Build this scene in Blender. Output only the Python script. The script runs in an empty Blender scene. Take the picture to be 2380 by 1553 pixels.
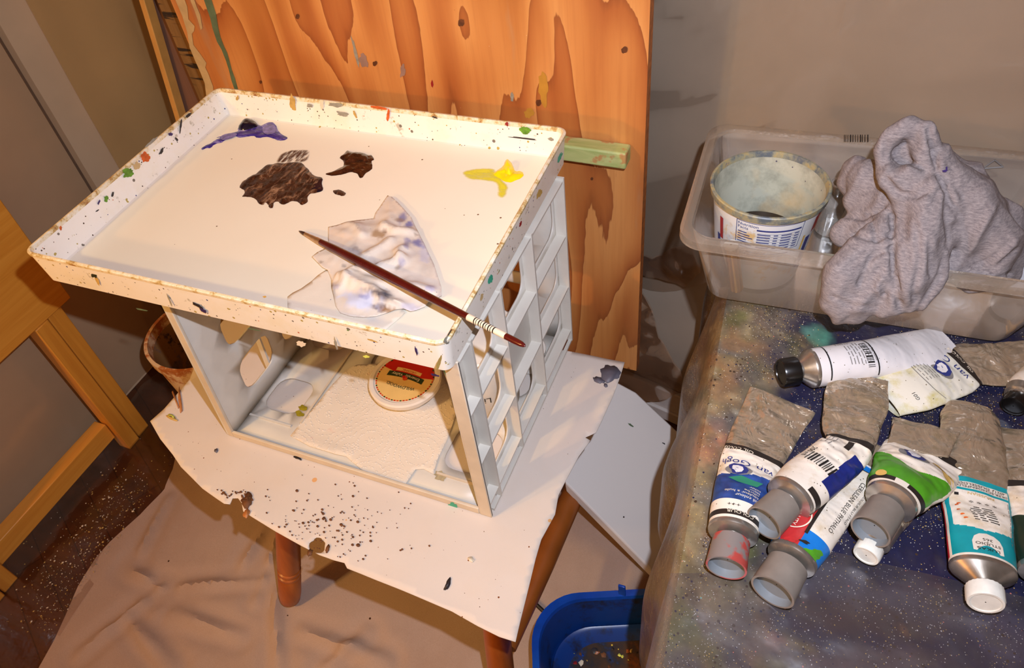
import bpy, bmesh, math, random
from mathutils import Vector, Matrix, noise
from mathutils.geometry import delaunay_2d_cdt

# ------------------------------------------------------------------ camera
IW, IH, F = 2380.0, 1553.0, 1760.0
R0 = Vector((0.92446062, 0.36940318, -0.09441316))     # camera right, in world axes
R1 = Vector((0.20975556, -0.6995261, -0.68312945))     # camera down
R2 = Vector((-0.31839466, 0.61172259, -0.7241687))     # camera forward
CAM = Vector((0, 0, 0.5))
SC = bpy.context.scene
COL = SC.collection
cam = bpy.data.cameras.new('camera'); cam.sensor_width = 36; cam.lens = 36 * F / IW
cam.clip_start = 0.01
camo = bpy.data.objects.new('camera', cam); COL.objects.link(camo)
camo.matrix_world = Matrix(((R0.x, -R1.x, -R2.x, CAM.x), (R0.y, -R1.y, -R2.y, CAM.y),
                            (R0.z, -R1.z, -R2.z, CAM.z), (0, 0, 0, 1)))
SC.camera = camo
SC.view_settings.view_transform = 'Standard'; SC.view_settings.look = 'None'
SC.view_settings.exposure = 0.0; SC.view_settings.gamma = 1.0
SC.view_settings.use_curve_mapping = False
SC.cycles.transparent_max_bounces = 24

# ------------------------------------------------------------------ light
W = bpy.data.worlds.new('world'); SC.world = W; W.use_nodes = True
W.node_tree.nodes['Background'].inputs[0].default_value = (1.0, 0.50, 0.2, 1)
wn = W.node_tree       # the rest of the room: warmer and brighter behind the photographer
wtc = wn.nodes.new('ShaderNodeTexCoord'); wse = wn.nodes.new('ShaderNodeVectorMath'); wse.operation = 'DOT_PRODUCT'; wse.inputs[1].default_value = (.62, .78, 0); wmr = wn.nodes.new('ShaderNodeMapRange')
wn.links.new(wtc.outputs['Generated'], wse.inputs[0]); wn.links.new(wse.outputs['Value'], wmr.inputs[0])
for k_, v_ in ((1, -0.9), (2, 0.2), (3, 0.60), (4, 0.09)): wmr.inputs[k_].default_value = v_
wn.links.new(wmr.outputs[0], wn.nodes['Background'].inputs[1])

def light(name, kind, loc, energy, color, size):
    l = bpy.data.lights.new(name, kind); l.energy = energy; l.color = color
    l.shadow_soft_size = size
    o = bpy.data.objects.new(name, l); o.location = loc; COL.objects.link(o); return o
# the camera's own flash, just above and right of the lens
fl_ = light('camera_flash', 'SPOT', CAM + R0 * 0.045 - R1 * 0.072 - R2 * 0.01, 38.0, (0.79, 0.84, 1.0), 0.006)
fl_.data.spot_size = math.radians(130); fl_.data.spot_blend = 1.0
fl_.rotation_euler = camo.matrix_world.to_euler()
# the room's tungsten lamp, standing left of the photographer
light('tungsten_lamp', 'POINT', (-1.14, -0.60, 0.45), 21.0, (1.0, 0.50, 0.15), 0.03)
# added warm fill spot from an unseen source, brightens the tray
sp = light('tray_fill_spot', 'SPOT', (-1.10, -0.80, 1.05), 46.0, (1.0, 0.66, 0.24), 0.05)
sp.data.spot_size = math.radians(44); sp.data.spot_blend = 0.7
sp.rotation_euler = (Vector((-0.55, 0.36, -0.15)) - Vector(sp.location)).to_track_quat('-Z', 'Y').to_euler()

# ------------------------------------------------------------------ pixel -> place
def ray(px, py):
    return R0 * (px - IW / 2) + R1 * (py - IH / 2) + R2 * F
def P(px, py, z):
    d = ray(px, py); return CAM + d * ((z - CAM.z) / d.z)
def PY(px, py, y):
    d = ray(px, py); return CAM + d * ((y - CAM.y) / d.y)
def PX(px, py, x):
    d = ray(px, py); return CAM + d * ((x - CAM.x) / d.x)
def PIX(p):
    d = p - CAM; k = F / d.dot(R2)
    return IW / 2 + d.dot(R0) * k, IH / 2 + d.dot(R1) * k
def zoomed(ox, oy, s, pts):
    return [(ox + x / s, oy + y / s) for x, y in pts]

# ------------------------------------------------------------------ materials
def srgb(r, g, b):
    f = lambda c: (c / 12.92 if c <= 0.04045 else ((c + 0.055) / 1.055) ** 2.4)
    return (f(r / 255), f(g / 255), f(b / 255))

class NT:
    def __init__(s, name):
        s.m = bpy.data.materials.new(name); s.m.use_nodes = True
        s.t = s.m.node_tree; s.n = s.t.nodes; s.b = s.n['Principled BSDF']
        s.out = s.n['Material Output']; s.tc = s.n.new('ShaderNodeTexCoord')
    def link(s, a, b): s.t.links.new(a, b)
    def coords(s, scale=(1, 1, 1), rot=(0, 0, 0)):
        m = s.n.new('ShaderNodeMapping'); m.inputs['Scale'].default_value = scale
        m.inputs['Rotation'].default_value = rot
        s.link(s.tc.outputs['Object'], m.inputs[0]); return m.outputs[0]
    def noise(s, scale, detail=3, rough=.55, co=None, dist=0):
        t = s.n.new('ShaderNodeTexNoise'); t.inputs['Scale'].default_value = scale
        t.inputs['Detail'].default_value = detail; t.inputs['Roughness'].default_value = rough
        t.inputs['Distortion'].default_value = dist
        s.link(co or s.tc.outputs['Object'], t.inputs['Vector']); return t.outputs['Fac']
    def voro(s, scale, co=None, feature='F1', out='Distance'):
        t = s.n.new('ShaderNodeTexVoronoi'); t.feature = feature; t.inputs['Scale'].default_value = scale
        s.link(co or s.tc.outputs['Object'], t.inputs['Vector']); return t.outputs[out]
    def ramp(s, fac, stops, const=False):
        r = s.n.new('ShaderNodeValToRGB'); e = r.color_ramp.elements
        if const: r.color_ramp.interpolation = 'CONSTANT'
        while len(e) < len(stops): e.new(0.5)
        for k, (p, c) in enumerate(stops):
            e[k].position = p; e[k].color = (*c, 1) if len(c) == 3 else c
        s.link(fac, r.inputs[0]); return r.outputs[0]
    def mask(s, fac, lo, hi):
        r = s.n.new('ShaderNodeMapRange'); r.inputs[1].default_value = lo; r.inputs[2].default_value = hi
        s.link(fac, r.inputs[0]); return r.outputs[0]
    def math(s, op, a, b=None, c=None):
        m = s.n.new('ShaderNodeMath'); m.operation = op
        for k, v in enumerate((a, b, c)):
            if v is None: continue
            if isinstance(v, (int, float)): m.inputs[k].default_value = v
            else: s.link(v, m.inputs[k])
        return m.outputs[0]
    def mix(s, fac, a, b):
        m = s.n.new('ShaderNodeMix'); m.data_type = 'RGBA'
        for k, v in ((0, fac), (6, a), (7, b)):
            if isinstance(v, (int, float)): m.inputs[k].default_value = v
            elif isinstance(v, tuple): m.inputs[k].default_value = (*v, 1)
            else: s.link(v, m.inputs[k])
        return m.outputs[2]
    def speck(s, base, color, scale, size, dens=0.35, seed=0, cluster=0):
        """scattered round specks: voronoi cells, only some of them, each a small dot"""
        mp = s.n.new('ShaderNodeMapping'); mp.inputs['Location'].default_value = (seed * 1.37, seed * .71, seed * 2.13)
        s.link(s.tc.outputs['Object'], mp.inputs[0])
        t = s.n.new('ShaderNodeTexVoronoi'); t.inputs['Scale'].default_value = scale
        s.link(mp.outputs[0], t.inputs['Vector'])
        sp = s.n.new('ShaderNodeSeparateColor'); s.link(t.outputs['Color'], sp.inputs[0])
        pick = s.math('LESS_THAN', sp.outputs[0], dens if not cluster else s.math('MULTIPLY', s.mask(s.noise(cluster, 4, .7), .36, .72), dens * 2))
        rad = s.math('MULTIPLY', sp.outputs[1], size)
        dot = s.math('LESS_THAN', t.outputs['Distance'], rad)
        return s.mix(s.math('MULTIPLY', pick, dot), base, color)
    def bump(s, h, strength=.3, dist=.002):
        b = s.n.new('ShaderNodeBump'); b.inputs['Strength'].default_value = strength
        b.inputs['Distance'].default_value = dist; s.link(h, b.inputs['Height'])
        s.link(b.outputs[0], s.b.inputs['Normal'])
    def set(s, color=None, rough=.5, metal=0, spec=.5, **kw):
        if color is not None:
            if isinstance(color, tuple): s.b.inputs['Base Color'].default_value = (*color, 1)
            else: s.link(color, s.b.inputs['Base Color'])
        if isinstance(rough, (int, float)): s.b.inputs['Roughness'].default_value = rough
        else: s.link(rough, s.b.inputs['Roughness'])
        s.b.inputs['Metallic'].default_value = metal
        s.b.inputs['Specular IOR Level'].default_value = spec
        for k, v in kw.items(): s.b.inputs[k.replace('_', ' ')].default_value = v
        return s.m

M = {}
def plain(name, rgb, rough=.5, metal=0, spec=.5, var=.08, scale=40, bump=0, **kw):
    t = NT(name); c = srgb(*rgb)
    d = tuple(x * (1 - var * 2) for x in c); u = tuple(min(1, x * (1 + var)) for x in c)
    col = t.ramp(t.noise(scale, 4), [(.3, d), (.7, u)])
    if bump: t.bump(t.noise(scale * 4, 3), bump, .001)
    M[name] = t.set(col, rough, metal, spec, **kw); return M[name]

def film(name, tint, haze, hazecol, gloss, rough=.12, bumpscale=30, bumpstr=.25):
    """thin clear plastic: mostly see-through, a little milky, with a wet sheen"""
    t = NT(name); n = t.n
    tr = n.new('ShaderNodeBsdfTransparent'); tr.inputs[0].default_value = (*tint, 1)
    df = n.new('ShaderNodeBsdfDiffuse'); df.inputs[0].default_value = (*hazecol, 1)
    gl = n.new('ShaderNodeBsdfGlossy'); gl.inputs['Roughness'].default_value = rough
    gl.inputs[0].default_value = (1, 1, 1, 1)
    m1 = n.new('ShaderNodeMixShader'); m2 = n.new('ShaderNodeMixShader')
    m1.inputs[0].default_value = haze
    lw = n.new('ShaderNodeFresnel'); lw.inputs[0].default_value = 1.35
    k = t.math('MULTIPLY_ADD', lw.outputs[0], gloss, gloss * .12)
    bp = n.new('ShaderNodeBump'); bp.inputs['Strength'].default_value = bumpstr; bp.inputs['Distance'].default_value = .004
    t.link(t.noise(bumpscale, 3), bp.inputs['Height'])
    t.link(bp.outputs[0], gl.inputs['Normal'])
    t.link(k, m2.inputs[0])
    t.link(tr.outputs[0], m1.inputs[1]); t.link(df.outputs[0], m1.inputs[2])
    t.link(m1.outputs[0], m2.inputs[1]); t.link(gl.outputs[0], m2.inputs[2])
    t.link(m2.outputs[0], t.out.inputs[0]); n.remove(t.b)
    M[name] = t.m; return t.m

def vcol(name, rough=.6, spec=.4, specks=(), bump=None, noise_amt=.06, sheen=None, metal=0):
    """colour comes from the stains worked out on the mesh; fine specks on top"""
    t = NT(name); a = t.n.new('ShaderNodeVertexColor'); a.layer_name = 'Col'
    c = a.outputs[0]
    c = t.mix(t.math('MULTIPLY', t.mask(t.noise(75, 5, .75), .35, .75), noise_amt * 1.4), c, srgb(30, 26, 30))
    for k, (col, sc, sz, de) in enumerate(specks): c = t.speck(c, srgb(*col), sc, sz, de, k + 1, 16 if name == 'cover_paint' else 0)
    if bump: t.bump(t.noise(bump[0], 4), bump[1], bump[2])
    M[name] = t.set(c, rough, metal, spec); return t.m

# --- plain stuff
plain('plaster', (164, 151, 134), .75, var=.05, scale=6)
plain('plaster_left', (232, 204, 164), .8, var=.05, scale=5)  # lamp glow on this wall is partly put into its golden colour
plain('baseboard', (205, 198, 190), .5, var=.04)
plain('crate_white', (208, 203, 192), .42, var=.03, scale=25)
plain('crate_edge', (208, 194, 172), .5, var=.05, scale=30)
plain('orange_wood', (190, 120, 42), .42, var=.1, scale=14)
plain('stool_wood', (150, 82, 30), .35, var=.14, scale=12)
plain('seam_dark', (128, 106, 86), .7)
plain('olive_paint', (150, 136, 24), .5, var=.2, scale=150)
plain('dirt_stain', (170, 156, 122), .8, var=.15, scale=200)
plain('black_plastic', (16, 15, 15), .25)
plain('grey_cap', (116, 107, 97), .45, var=.08, scale=60)
plain('cap_inside', (112, 117, 120), .4, var=.04)
plain('red_cap', (146, 62, 56), .45, var=.2, scale=90)
plain('white_cap', (214, 212, 200), .4, var=.06, scale=120)
plain('white_plastic', (232, 226, 214), .35, var=.02)
plain('clear_lid', (226, 214, 198), .2, var=.03)
plain('handle_red', (74, 14, 12), .18, var=.15, spec=.6)
plain('ferrule', (190, 150, 105), .3, metal=.75, var=.2)
plain('bristle', (52, 24, 14), .45)
plain('cream', (226, 212, 186), .45, var=.04)
plain('ink_black', (20, 18, 18), .5)
plain('ink_blue', (36, 46, 110), .5, var=.1, scale=200)
plain('teal', (12, 140, 146), .4, var=.08, scale=60)
plain('royal_blue', (22, 36, 104), .35, var=.12, scale=50)
plain('mid_blue', (34, 64, 124), .4, var=.2, scale=120)
plain('sky_blue', (18, 110, 186), .35, var=.1, scale=60)
plain('green_label', (72, 140, 30), .35, var=.12, scale=60)
plain('red_label', (180, 44, 44), .4, var=.12, scale=70)
plain('dark_green', (24, 40, 26), .4)
plain('band_black', (36, 30, 26), .45, var=.15, scale=90)
plain('pencil_grey', (120, 116, 112), .5)
plain('teal_green', (42, 128, 96), .5)
plain('paint_orange', (206, 92, 28), .45, var=.15, scale=150)
plain('paint_green', (98, 150, 40), .45, var=.25, scale=150)
plain('paint_red', (150, 30, 34), .45, var=.1)
plain('paint_ochre', (196, 160, 84), .5, var=.12, scale=120)
plain('paint_dark', (44, 38, 40), .45, var=.15, scale=120)
plain('paint_violet', (58, 44, 96), .45, var=.2, scale=150)
plain('paint_grey', (150, 146, 132), .5, var=.12, scale=150)
plain('paint_teal', (60, 170, 136), .5, var=.1)
plain('yellow_stain', (210, 214, 92), .6, var=.1, scale=150)
plain('burnt', (112, 68, 34), .7, var=.2, scale=150)
plain('drip_brown', (178, 116, 66), .5, var=.15, scale=120)
plain('knot_dark', (96, 50, 20), .6, var=.2, scale=200)
plain('drip_sage', (196, 168, 118), .5, var=.08, scale=60)
plain('drip_teal', (92, 112, 82), .5, var=.15, scale=60)
plain('ply_edge', (178, 104, 44), .65, var=.2, scale=120)
plain('pale_lath', (222, 166, 84), .5, var=.06)
plain('rag_plastic', (186, 186, 190), .35, var=.05)
plain('salsa_red', (192, 26, 14), .3, var=.08)
plain('salsa_cream', (226, 186, 112), .35, var=.04)
plain('leaf_dark', (38, 56, 26), .4)
plain('tomato', (206, 70, 26), .35)
plain('cable', (24, 20, 20), .5)
plain('liquid', (44, 30, 18), .05, var=.05)
plain('glass_tube', (150, 140, 120), .1, var=.1)
plain('brass', (200, 140, 50), .25, metal=.8, var=.1)

# --- silver tube metal, smeared with tan dried paint
def make_silver():
    t = NT('tube_silver')
    k = t.mask(t.noise(24, 6, .7), .50, .72)
    k2 = t.mask(t.noise(70, 5, .7), .5, .7)
    c = t.mix(k, srgb(168, 150, 126), srgb(128, 110, 84))
    c = t.mix(t.math('MULTIPLY', k2, .6), c, srgb(108, 98, 64))
    c = t.speck(c, srgb(176, 160, 132), 500, .3, .3, 2)
    m = t.n.new('ShaderNodeMapRange'); m.inputs[3].default_value = .52; m.inputs[4].default_value = .05
    t.link(k, m.inputs[0]); t.link(m.outputs[0], t.b.inputs['Metallic'])
    r = t.n.new('ShaderNodeMapRange'); r.inputs[3].default_value = .20; r.inputs[4].default_value = .42
    t.link(k, r.inputs[0]); t.link(r.outputs[0], t.b.inputs['Roughness'])
    t.bump(t.noise(38, 3, .5, None, .9), 1.0, .006)
    t.link(t.b.inputs['Normal'].links[0].from_socket, t.b.inputs['Coat Normal']); t.b.inputs['Coat Weight'].default_value = .8; t.b.inputs['Coat Roughness'].default_value = .2; t.b.inputs['Coat IOR'].default_value = 2.0; t.link(c, t.b.inputs['Base Color'])
    M['tube_silver'] = t.m
    t = NT('bare_metal')
    c = t.ramp(t.noise(50, 4), [(.35, srgb(150, 142, 130)), (.7, srgb(196, 188, 178))])
    M['bare_metal'] = t.set(c, .27, .85)
make_silver()

def make_redcap():
    t = NT('red_cap'); c = t.mix(t.mask(t.noise(34, 4, .6), .44, .5), srgb(116, 106, 100), srgb(156, 60, 52)); M['red_cap'] = t.set(c, .45)
make_redcap()
def make_label(name, base, dirt, amt=.5):
    t = NT(name)
    c = t.mix(t.math('MULTIPLY', t.mask(t.noise(45, 6, .7), .5, .75), amt), srgb(*base), srgb(*dirt))
    c = t.speck(c, srgb(96, 84, 60), 420, .28, .16, 3)
    t.bump(t.noise(40, 4), .25, .002)
    M[name] = t.set(c, .4)
make_label('label_white', (214, 203, 186), (176, 146, 92), .7)
make_label('label_yellowed', (208, 204, 188), (176, 164, 66), .9)
make_label('label_clean', (204, 201, 200), (200, 190, 180), .3)

# --- tray plastic
def make_tray():
    t = NT('tray_white')
    c = t.mix(t.math('MULTIPLY', t.mask(t.noise(14, 5, .65), .5, .75), .35), srgb(240, 234, 222), srgb(222, 204, 142))
    c = t.mix(t.math('MULTIPLY', t.mask(t.noise(48, 5, .7), .63, .68), .6), c, srgb(150, 140, 110))
    for k, (col, sc, sz, de) in enumerate([((70, 46, 28), 260, .28, .22), ((178, 158, 84), 170, .34, .2), ((120, 112, 100), 120, .3, .1), ((56, 60, 120), 190, .24, .08), ((196, 96, 40), 150, .22, .07), ((110, 140, 70), 110, .24, .05)]):
        c = t.speck(c, srgb(*col), sc, sz, de, k)
    M['tray_white'] = t.set(c, .32)
    t = NT('tray_rim')
    n = t.noise(60, 6, .75)
    c = t.ramp(n, [(.40, srgb(232, 224, 204)), (.52, srgb(222, 204, 164)), (.58, srgb(186, 158, 96)), (.66, srgb(156, 100, 58)), (.74, srgb(100, 90, 50))])
    M['tray_rim'] = t.set(c, .55)
    t = NT('tray_floor')
    c = t.mix(t.math('MULTIPLY', t.mask(t.noise(5, 4), .4, .75), .3), srgb(236, 231, 214), srgb(226, 214, 190))
    c = t.speck(c, srgb(110, 84, 60), 70, .1, .12, 5)
    M['tray_floor'] = t.set(c, .38)
make_tray()

# --- plywood face: cut-round grain with sharp-edged cathedral bands and a few knots
def make_ply(knots):
    t = NT('plywood'); sep = t.n.new('ShaderNodeSeparateXYZ'); t.link(t.tc.outputs['Object'], sep.inputs[0])
    co = t.coords((7.0, 1, 1.15))
    n = t.noise(1.0, 2, .45, co, .25)
    fine = t.noise(1, 3, .6, t.coords((60, 1, 9)))
    v = t.math('MULTIPLY_ADD', fine, .035, n)
    for kx, kz, amp in knots:
        dx = t.math('ADD', sep.outputs[0], -kx); dz = t.math('MULTIPLY', t.math('ADD', sep.outputs[2], -kz), .42)
        d2 = t.math('ADD', t.math('MULTIPLY', dx, dx), t.math('MULTIPLY', dz, dz))
        g = t.math('POWER', 2.718, t.math('MULTIPLY', d2, -2600))
        v = t.math('MULTIPLY_ADD', g, amp, v)
    saw = t.math('FRACT', t.math('MULTIPLY', v, 9.0))
    band = t.ramp(saw, [(0, srgb(146, 80, 38)), (.10, srgb(168, 96, 46)), (.42, srgb(188, 118, 60)), (.8, srgb(204, 137, 74)), (.985, srgb(210, 146, 82)), (1.0, srgb(136, 72, 36))])
    c = t.mix(t.math('MULTIPLY', t.mask(t.noise(1, 4, .6, t.coords((160, 1, 6))), .45, .75), .35), band, srgb(168, 98, 52))
    c = t.mix(t.math('MULTIPLY', t.mask(t.noise(3.5, 3), .5, .75), .4), c, srgb(180, 124, 54))
    c = t.mix(t.math('MULTIPLY', t.mask(t.noise(1, 4, .6, t.coords((18, 1, 3))), .62, .72), .35), c, srgb(172, 146, 112))
    c = t.speck(c, srgb(226, 202, 168), 75, .10, .25, 1)
    c = t.speck(c, srgb(110, 56, 24), 60, .1, .15, 2)
    M['plywood'] = t.set(c, .5, 0, .35)

def make_wood(name, a, b, stretch, rough=.45, dark=None):
    t = NT(name)
    n = t.noise(1, 5, .65, t.coords(stretch), .6)
    c = t.ramp(n, [(.3, srgb(*a)), (.7, srgb(*b))])
    if dark: c = t.mix(t.mask(t.noise(1, 3, .6, t.coords(dark[1])), .56, .62), c, srgb(*dark[0]))
    M[name] = t.set(c, rough)
make_wood('furniture_wood', (226, 150, 50), (246, 176, 70), (60, 3, 60), .4)
make_wood('furniture_wood_leg', (216, 140, 46), (238, 166, 62), (60, 60, 4), .4)
make_wood('weathered', (112, 82, 40), (150, 112, 60), (60, 60, 4), .7, ((46, 34, 24), (12, 12, 110)))
make_wood('mauve_board', (116, 84, 66), (132, 96, 76), (40, 40, 3), .7)
make_wood('green_stick', (150, 168, 92), (196, 196, 130), (14, 60, 60), .6, ((186, 140, 84), (40, 40, 40)))
make_wood('stool_turned', (140, 68, 22), (176, 96, 36), (40, 40, 5), .33)
def make_floor():
    t = NT('floorboards')
    n = t.noise(1, 5, .65, t.coords((4, 40, 40), (0, 0, .5)), .4)
    c = t.ramp(n, [(.3, srgb(70, 35, 15)), (.7, srgb(100, 52, 23))])
    br = t.n.new('ShaderNodeTexBrick'); br.inputs['Scale'].default_value = 1
    br.inputs['Brick Width'].default_value = .6; br.inputs['Row Height'].default_value = .06
    br.inputs['Mortar Size'].default_value = .0012; br.inputs['Color1'].default_value = (1, 1, 1, 1)
    br.inputs['Color2'].default_value = (.82, .82, .82, 1); br.inputs['Mortar'].default_value = (.35, .3, .3, 1)
    t.link(t.coords((1, 1, 1), (0, 0, .5)), br.inputs['Vector'])
    mm = t.n.new('ShaderNodeMix'); mm.data_type = 'RGBA'; mm.blend_type = 'MULTIPLY'; mm.inputs[0].default_value = 1
    t.link(c, mm.inputs[6]); t.link(br.outputs[0], mm.inputs[7])
    M['floorboards'] = t.set(mm.outputs[2], .4)
make_floor()

def make_cloths():
    t = NT('drop_cloth')
    w = t.noise(700, 2, .6)
    c = t.mix(t.math('MULTIPLY', t.mask(w, .35, .7), .4), srgb(180, 156, 140), srgb(158, 134, 116))
    c = t.mix(t.math('MULTIPLY', t.mask(t.noise(4, 5, .7), .5, .8), .45), c, srgb(152, 122, 100))
    c = t.speck(c, srgb(70, 44, 26), 28, .06, .3, 4)
    t.bump(w, .25, .001); M['drop_cloth'] = t.set(c, .95, 0, .1)
    t = NT('primed_canvas')
    w = t.noise(900, 2, .6)
    c = t.mix(t.math('MULTIPLY', t.mask(t.noise(9, 4, .6), .5, .8), .3), srgb(212, 201, 190), srgb(206, 182, 152))
    c = t.speck(c, srgb(120, 64, 26), 95, .13, .16, 1)
    c = t.speck(c, srgb(90, 52, 30), 210, .13, .14, 2)
    c = t.speck(c, srgb(216, 164, 110), 40, .2, .10, 3)
    c = t.speck(c, srgb(190, 196, 150), 24, .12, .08, 6)
    t.bump(w, .12, .0006); M['primed_canvas'] = t.set(c, .75, 0, .25)
    t = NT('heather_jersey')
    s = t.noise(1, 4, .8, t.coords((210, 210, 900), (.5, .4, .3)))
    c = t.ramp(s, [(.30, srgb(96, 90, 92)), (.5, srgb(126, 118, 117)), (.70, srgb(150, 141, 138))])
    t.bump(s, .12, .0008); M['heather_jersey'] = t.set(c, .95, 0, .1)
    t = NT('towel_quilted')
    v = t.n.new('ShaderNodeTexVoronoi'); v.inputs['Scale'].default_value = 16
    t.link(t.tc.outputs['Object'], v.inputs['Vector'])
    rings = t.math('SINE', t.math('MULTIPLY', v.outputs['Distance'], 62))
    dots = t.math('SUBTRACT', 1.0, t.mask(t.voro(330), .25, .6))
    h = t.math('MULTIPLY', t.mask(rings, .1, .7), dots)
    c = t.mix(t.math('MULTIPLY', h, .4), srgb(224, 212, 194), srgb(240, 233, 222))
    c = t.mix(t.math('MULTIPLY', t.mask(t.noise(22, 3), .66, .74), .35), c, srgb(232, 168, 148))
    t.bump(h, .45, .0011); M['towel_quilted'] = t.set(c, .9, 0, .15)
make_cloths()

def make_panel():
    t = NT('canvas_panel')
    c = t.mix(t.math('MULTIPLY', t.mask(t.noise(6, 4), .5, .8), .25), srgb(226, 222, 216), srgb(206, 203, 202))
    c = t.speck(c, srgb(70, 76, 76), 40, .08, .15, 2)
    t.bump(t.noise(600, 2), .12, .0006); M['canvas_panel'] = t.set(c, .7, 0, .2)
    t = NT('tub_blue')
    c = t.mix(t.mask(t.noise(16, 5, .7), .5, .62), srgb(16, 56, 126), srgb(28, 36, 60))
    M['tub_blue'] = t.set(c, .3)
    t = NT('tub_muck')
    c = t.ramp(t.noise(14, 6, .7), [(.35, srgb(16, 56, 120)), (.45, srgb(40, 40, 44)), (.58, srgb(70, 48, 28)), (.68, srgb(122, 66, 24))])
    for k, (col, sc, sz, de) in enumerate([((222, 110, 40), 70, .22, .14), ((230, 200, 70), 90, .2, .1), ((220, 60, 40), 60, .2, .1), ((214, 214, 206), 80, .2, .12)]):
        c = t.speck(c, srgb(*col), sc, sz, de, k)
    M['tub_muck'] = t.set(c, .35)
    M['tub_rim'] = plain('tub_rim', (10, 70, 168), .3, var=.1)
    t = NT('bucket_paint')
    c = t.mix(t.mask(t.noise(22, 5, .7), .5, .6), srgb(216, 184, 140), srgb(168, 96, 40))
    M['bucket_paint'] = t.set(c, .45)
    t = NT('bucket_inside')
    c = t.mix(t.mask(t.noise(20, 5, .7), .52, .6), srgb(150, 116, 70), srgb(112, 96, 100))
    c = t.mix(t.mask(t.noise(34, 5, .7), .58, .66), c, srgb(50, 42, 56))
    M['bucket_inside'] = t.set(c, .4)
    t = NT('cup_inside')
    c = t.mix(t.mask(t.noise(18, 5, .7), .42, .7), srgb(170, 170, 152), srgb(110, 112, 98))
    c = t.mix(t.math('MULTIPLY', t.mask(t.noise(12, 4), .52, .68), .7), c, srgb(206, 168, 110))
    c = t.speck(c, srgb(80, 76, 90), 120, .16, .2, 3)
    M['cup_inside'] = t.set(c, .4)
    t = NT('cup_rim')
    c = t.ramp(t.noise(50, 5, .7), [(.38, srgb(84, 92, 98)), (.5, srgb(132, 130, 108)), (.6, srgb(160, 142, 94)), (.68, srgb(44, 56, 112))])
    M['cup_rim'] = t.set(c, .45)
    t = NT('cup_outside')
    c = t.mix(t.math('MULTIPLY', t.mask(t.noise(26, 5, .7), .58, .66), .8), srgb(206, 206, 204), srgb(200, 160, 80))
    M['cup_outside'] = t.set(c, .35)
make_panel()

def make_paints():
    t = NT('paint_mix')
    n = t.noise(1, 6, .75, t.coords((46, 17, 30), (0, 0, -.95)), 1.8)
    c = t.ramp(n, [(.40, srgb(40, 20, 13)), (.52, srgb(70, 40, 26)), (.58, srgb(126, 94, 70)), (.66, srgb(166, 132, 104))])
    t.bump(n, .9, .004); M['paint_mix'] = t.set(c, .22)
    t = NT('paint_umber')
    n = t.noise(1, 5, .7, t.coords((90, 160, 60), (0, 0, .3)), .8)
    c = t.ramp(n, [(.4, srgb(34, 14, 8)), (.6, srgb(64, 30, 16)), (.72, srgb(124, 82, 54))])
    M['paint_umber'] = t.set(c, .12)
    t = NT('paint_ultra')
    n = t.noise(1, 5, .7, t.coords((26, 70, 40), (0, 0, -.3)), 1.0)
    c = t.ramp(n, [(.36, srgb(26, 16, 84)), (.50, srgb(58, 44, 144)), (.57, srgb(108, 98, 176)), (.66, srgb(184, 174, 204))])
    M['paint_ultra'] = t.set(c, .22)
    M['paint_ultra_dark'] = plain('paint_ultra_dark', (16, 10, 34), .15, var=.2)
    M['ultra_pale'] = plain('ultra_pale', (126, 116, 178), .4, var=.25, scale=160)
    M['paint_yellow'] = plain('paint_yellow', (248, 218, 14), .28, var=.05)
    # brushed-out thin paint: only partly covers what is below
    for name, col, sc, rot, lo, hi in (('smear_brown', (84, 52, 36), (260, 60, 60), -.55, .40, .58), ('smear_yellow', (222, 214, 50), (30, 120, 60), .1, .12, .55), ('smear_blue', (88, 78, 160), (90, 200, 60), -.4, .36, .62)):
        t = NT(name); n = t.noise(1, 5, .7, t.coords(sc, (0, 0, rot)))
        a = t.n.new('ShaderNodeMapRange'); a.inputs[1].default_value = lo; a.inputs[2].default_value = hi
        t.link(n, a.inputs[0]); vc = t.n.new('ShaderNodeVertexColor'); vc.layer_name = 'Col'
        t.link(t.math('MULTIPLY', a.outputs[0], vc.outputs[0]), t.b.inputs['Alpha'])
        M[name] = t.set(srgb(*col), .5)
make_paints()

vcol('cover_paint', .30, .5, [((60, 46, 34), 260, .36, .30), ((30, 30, 56), 330, .34, .25), ((176, 146, 80), 560, .32, .34), ((190, 184, 170), 760, .34, .36), ((206, 200, 188), 380, .22, .12), ((186, 110, 92), 330, .22, .08), ((110, 170, 156), 160, .14, .04)], (30, .5, .004), .35)
vcol('towel_stained', .85, .2, [((60, 60, 110), 260, .14, .07)], (240, .18, .0008), .03)
film('wall_film', (.93, .90, .87), .10, srgb(170, 150, 128), .35, .18, 14, .3)
film('lamp_glow_film', (.96, .92, .82), .34, srgb(248, 206, 130), .45, .2, 16, .4)  # golden haze colour stands in for lamplight on the sheet
film('torn_film', (.92, .87, .82), .16, srgb(176, 152, 130), .9, .12, 22, .6)
film('floor_film', (.94, .90, .87), .02, srgb(150, 130, 112), .6, .14, 26, .5)
film('bin_clear', (.86, .85, .83), .27, srgb(206, 194, 180), .7, .15, 60, .05)
film('bin_rim', (.76, .74, .72), .26, srgb(196, 180, 160), .8, .18, 200, .2)
film('vial_clear', (.9, .9, .88), .22, srgb(210, 205, 195), .9, .06, 60, .02)
film('cover_film', (.80, .80, .86), .12, srgb(120, 110, 104), .55, .28, 24, .5)

# ------------------------------------------------------------------ object helpers
def tag(o, label=None, cat=None, group=None, kind=None):
    if label: o['label'] = label
    if cat: o['category'] = cat
    if group: o['group'] = group
    if kind: o['kind'] = kind
    return o
def thing(name, label, cat, loc, group=None):
    o = bpy.data.objects.new(name, None); COL.objects.link(o); o.location = loc
    o.empty_display_size = .02
    return tag(o, label, cat, group)

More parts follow.
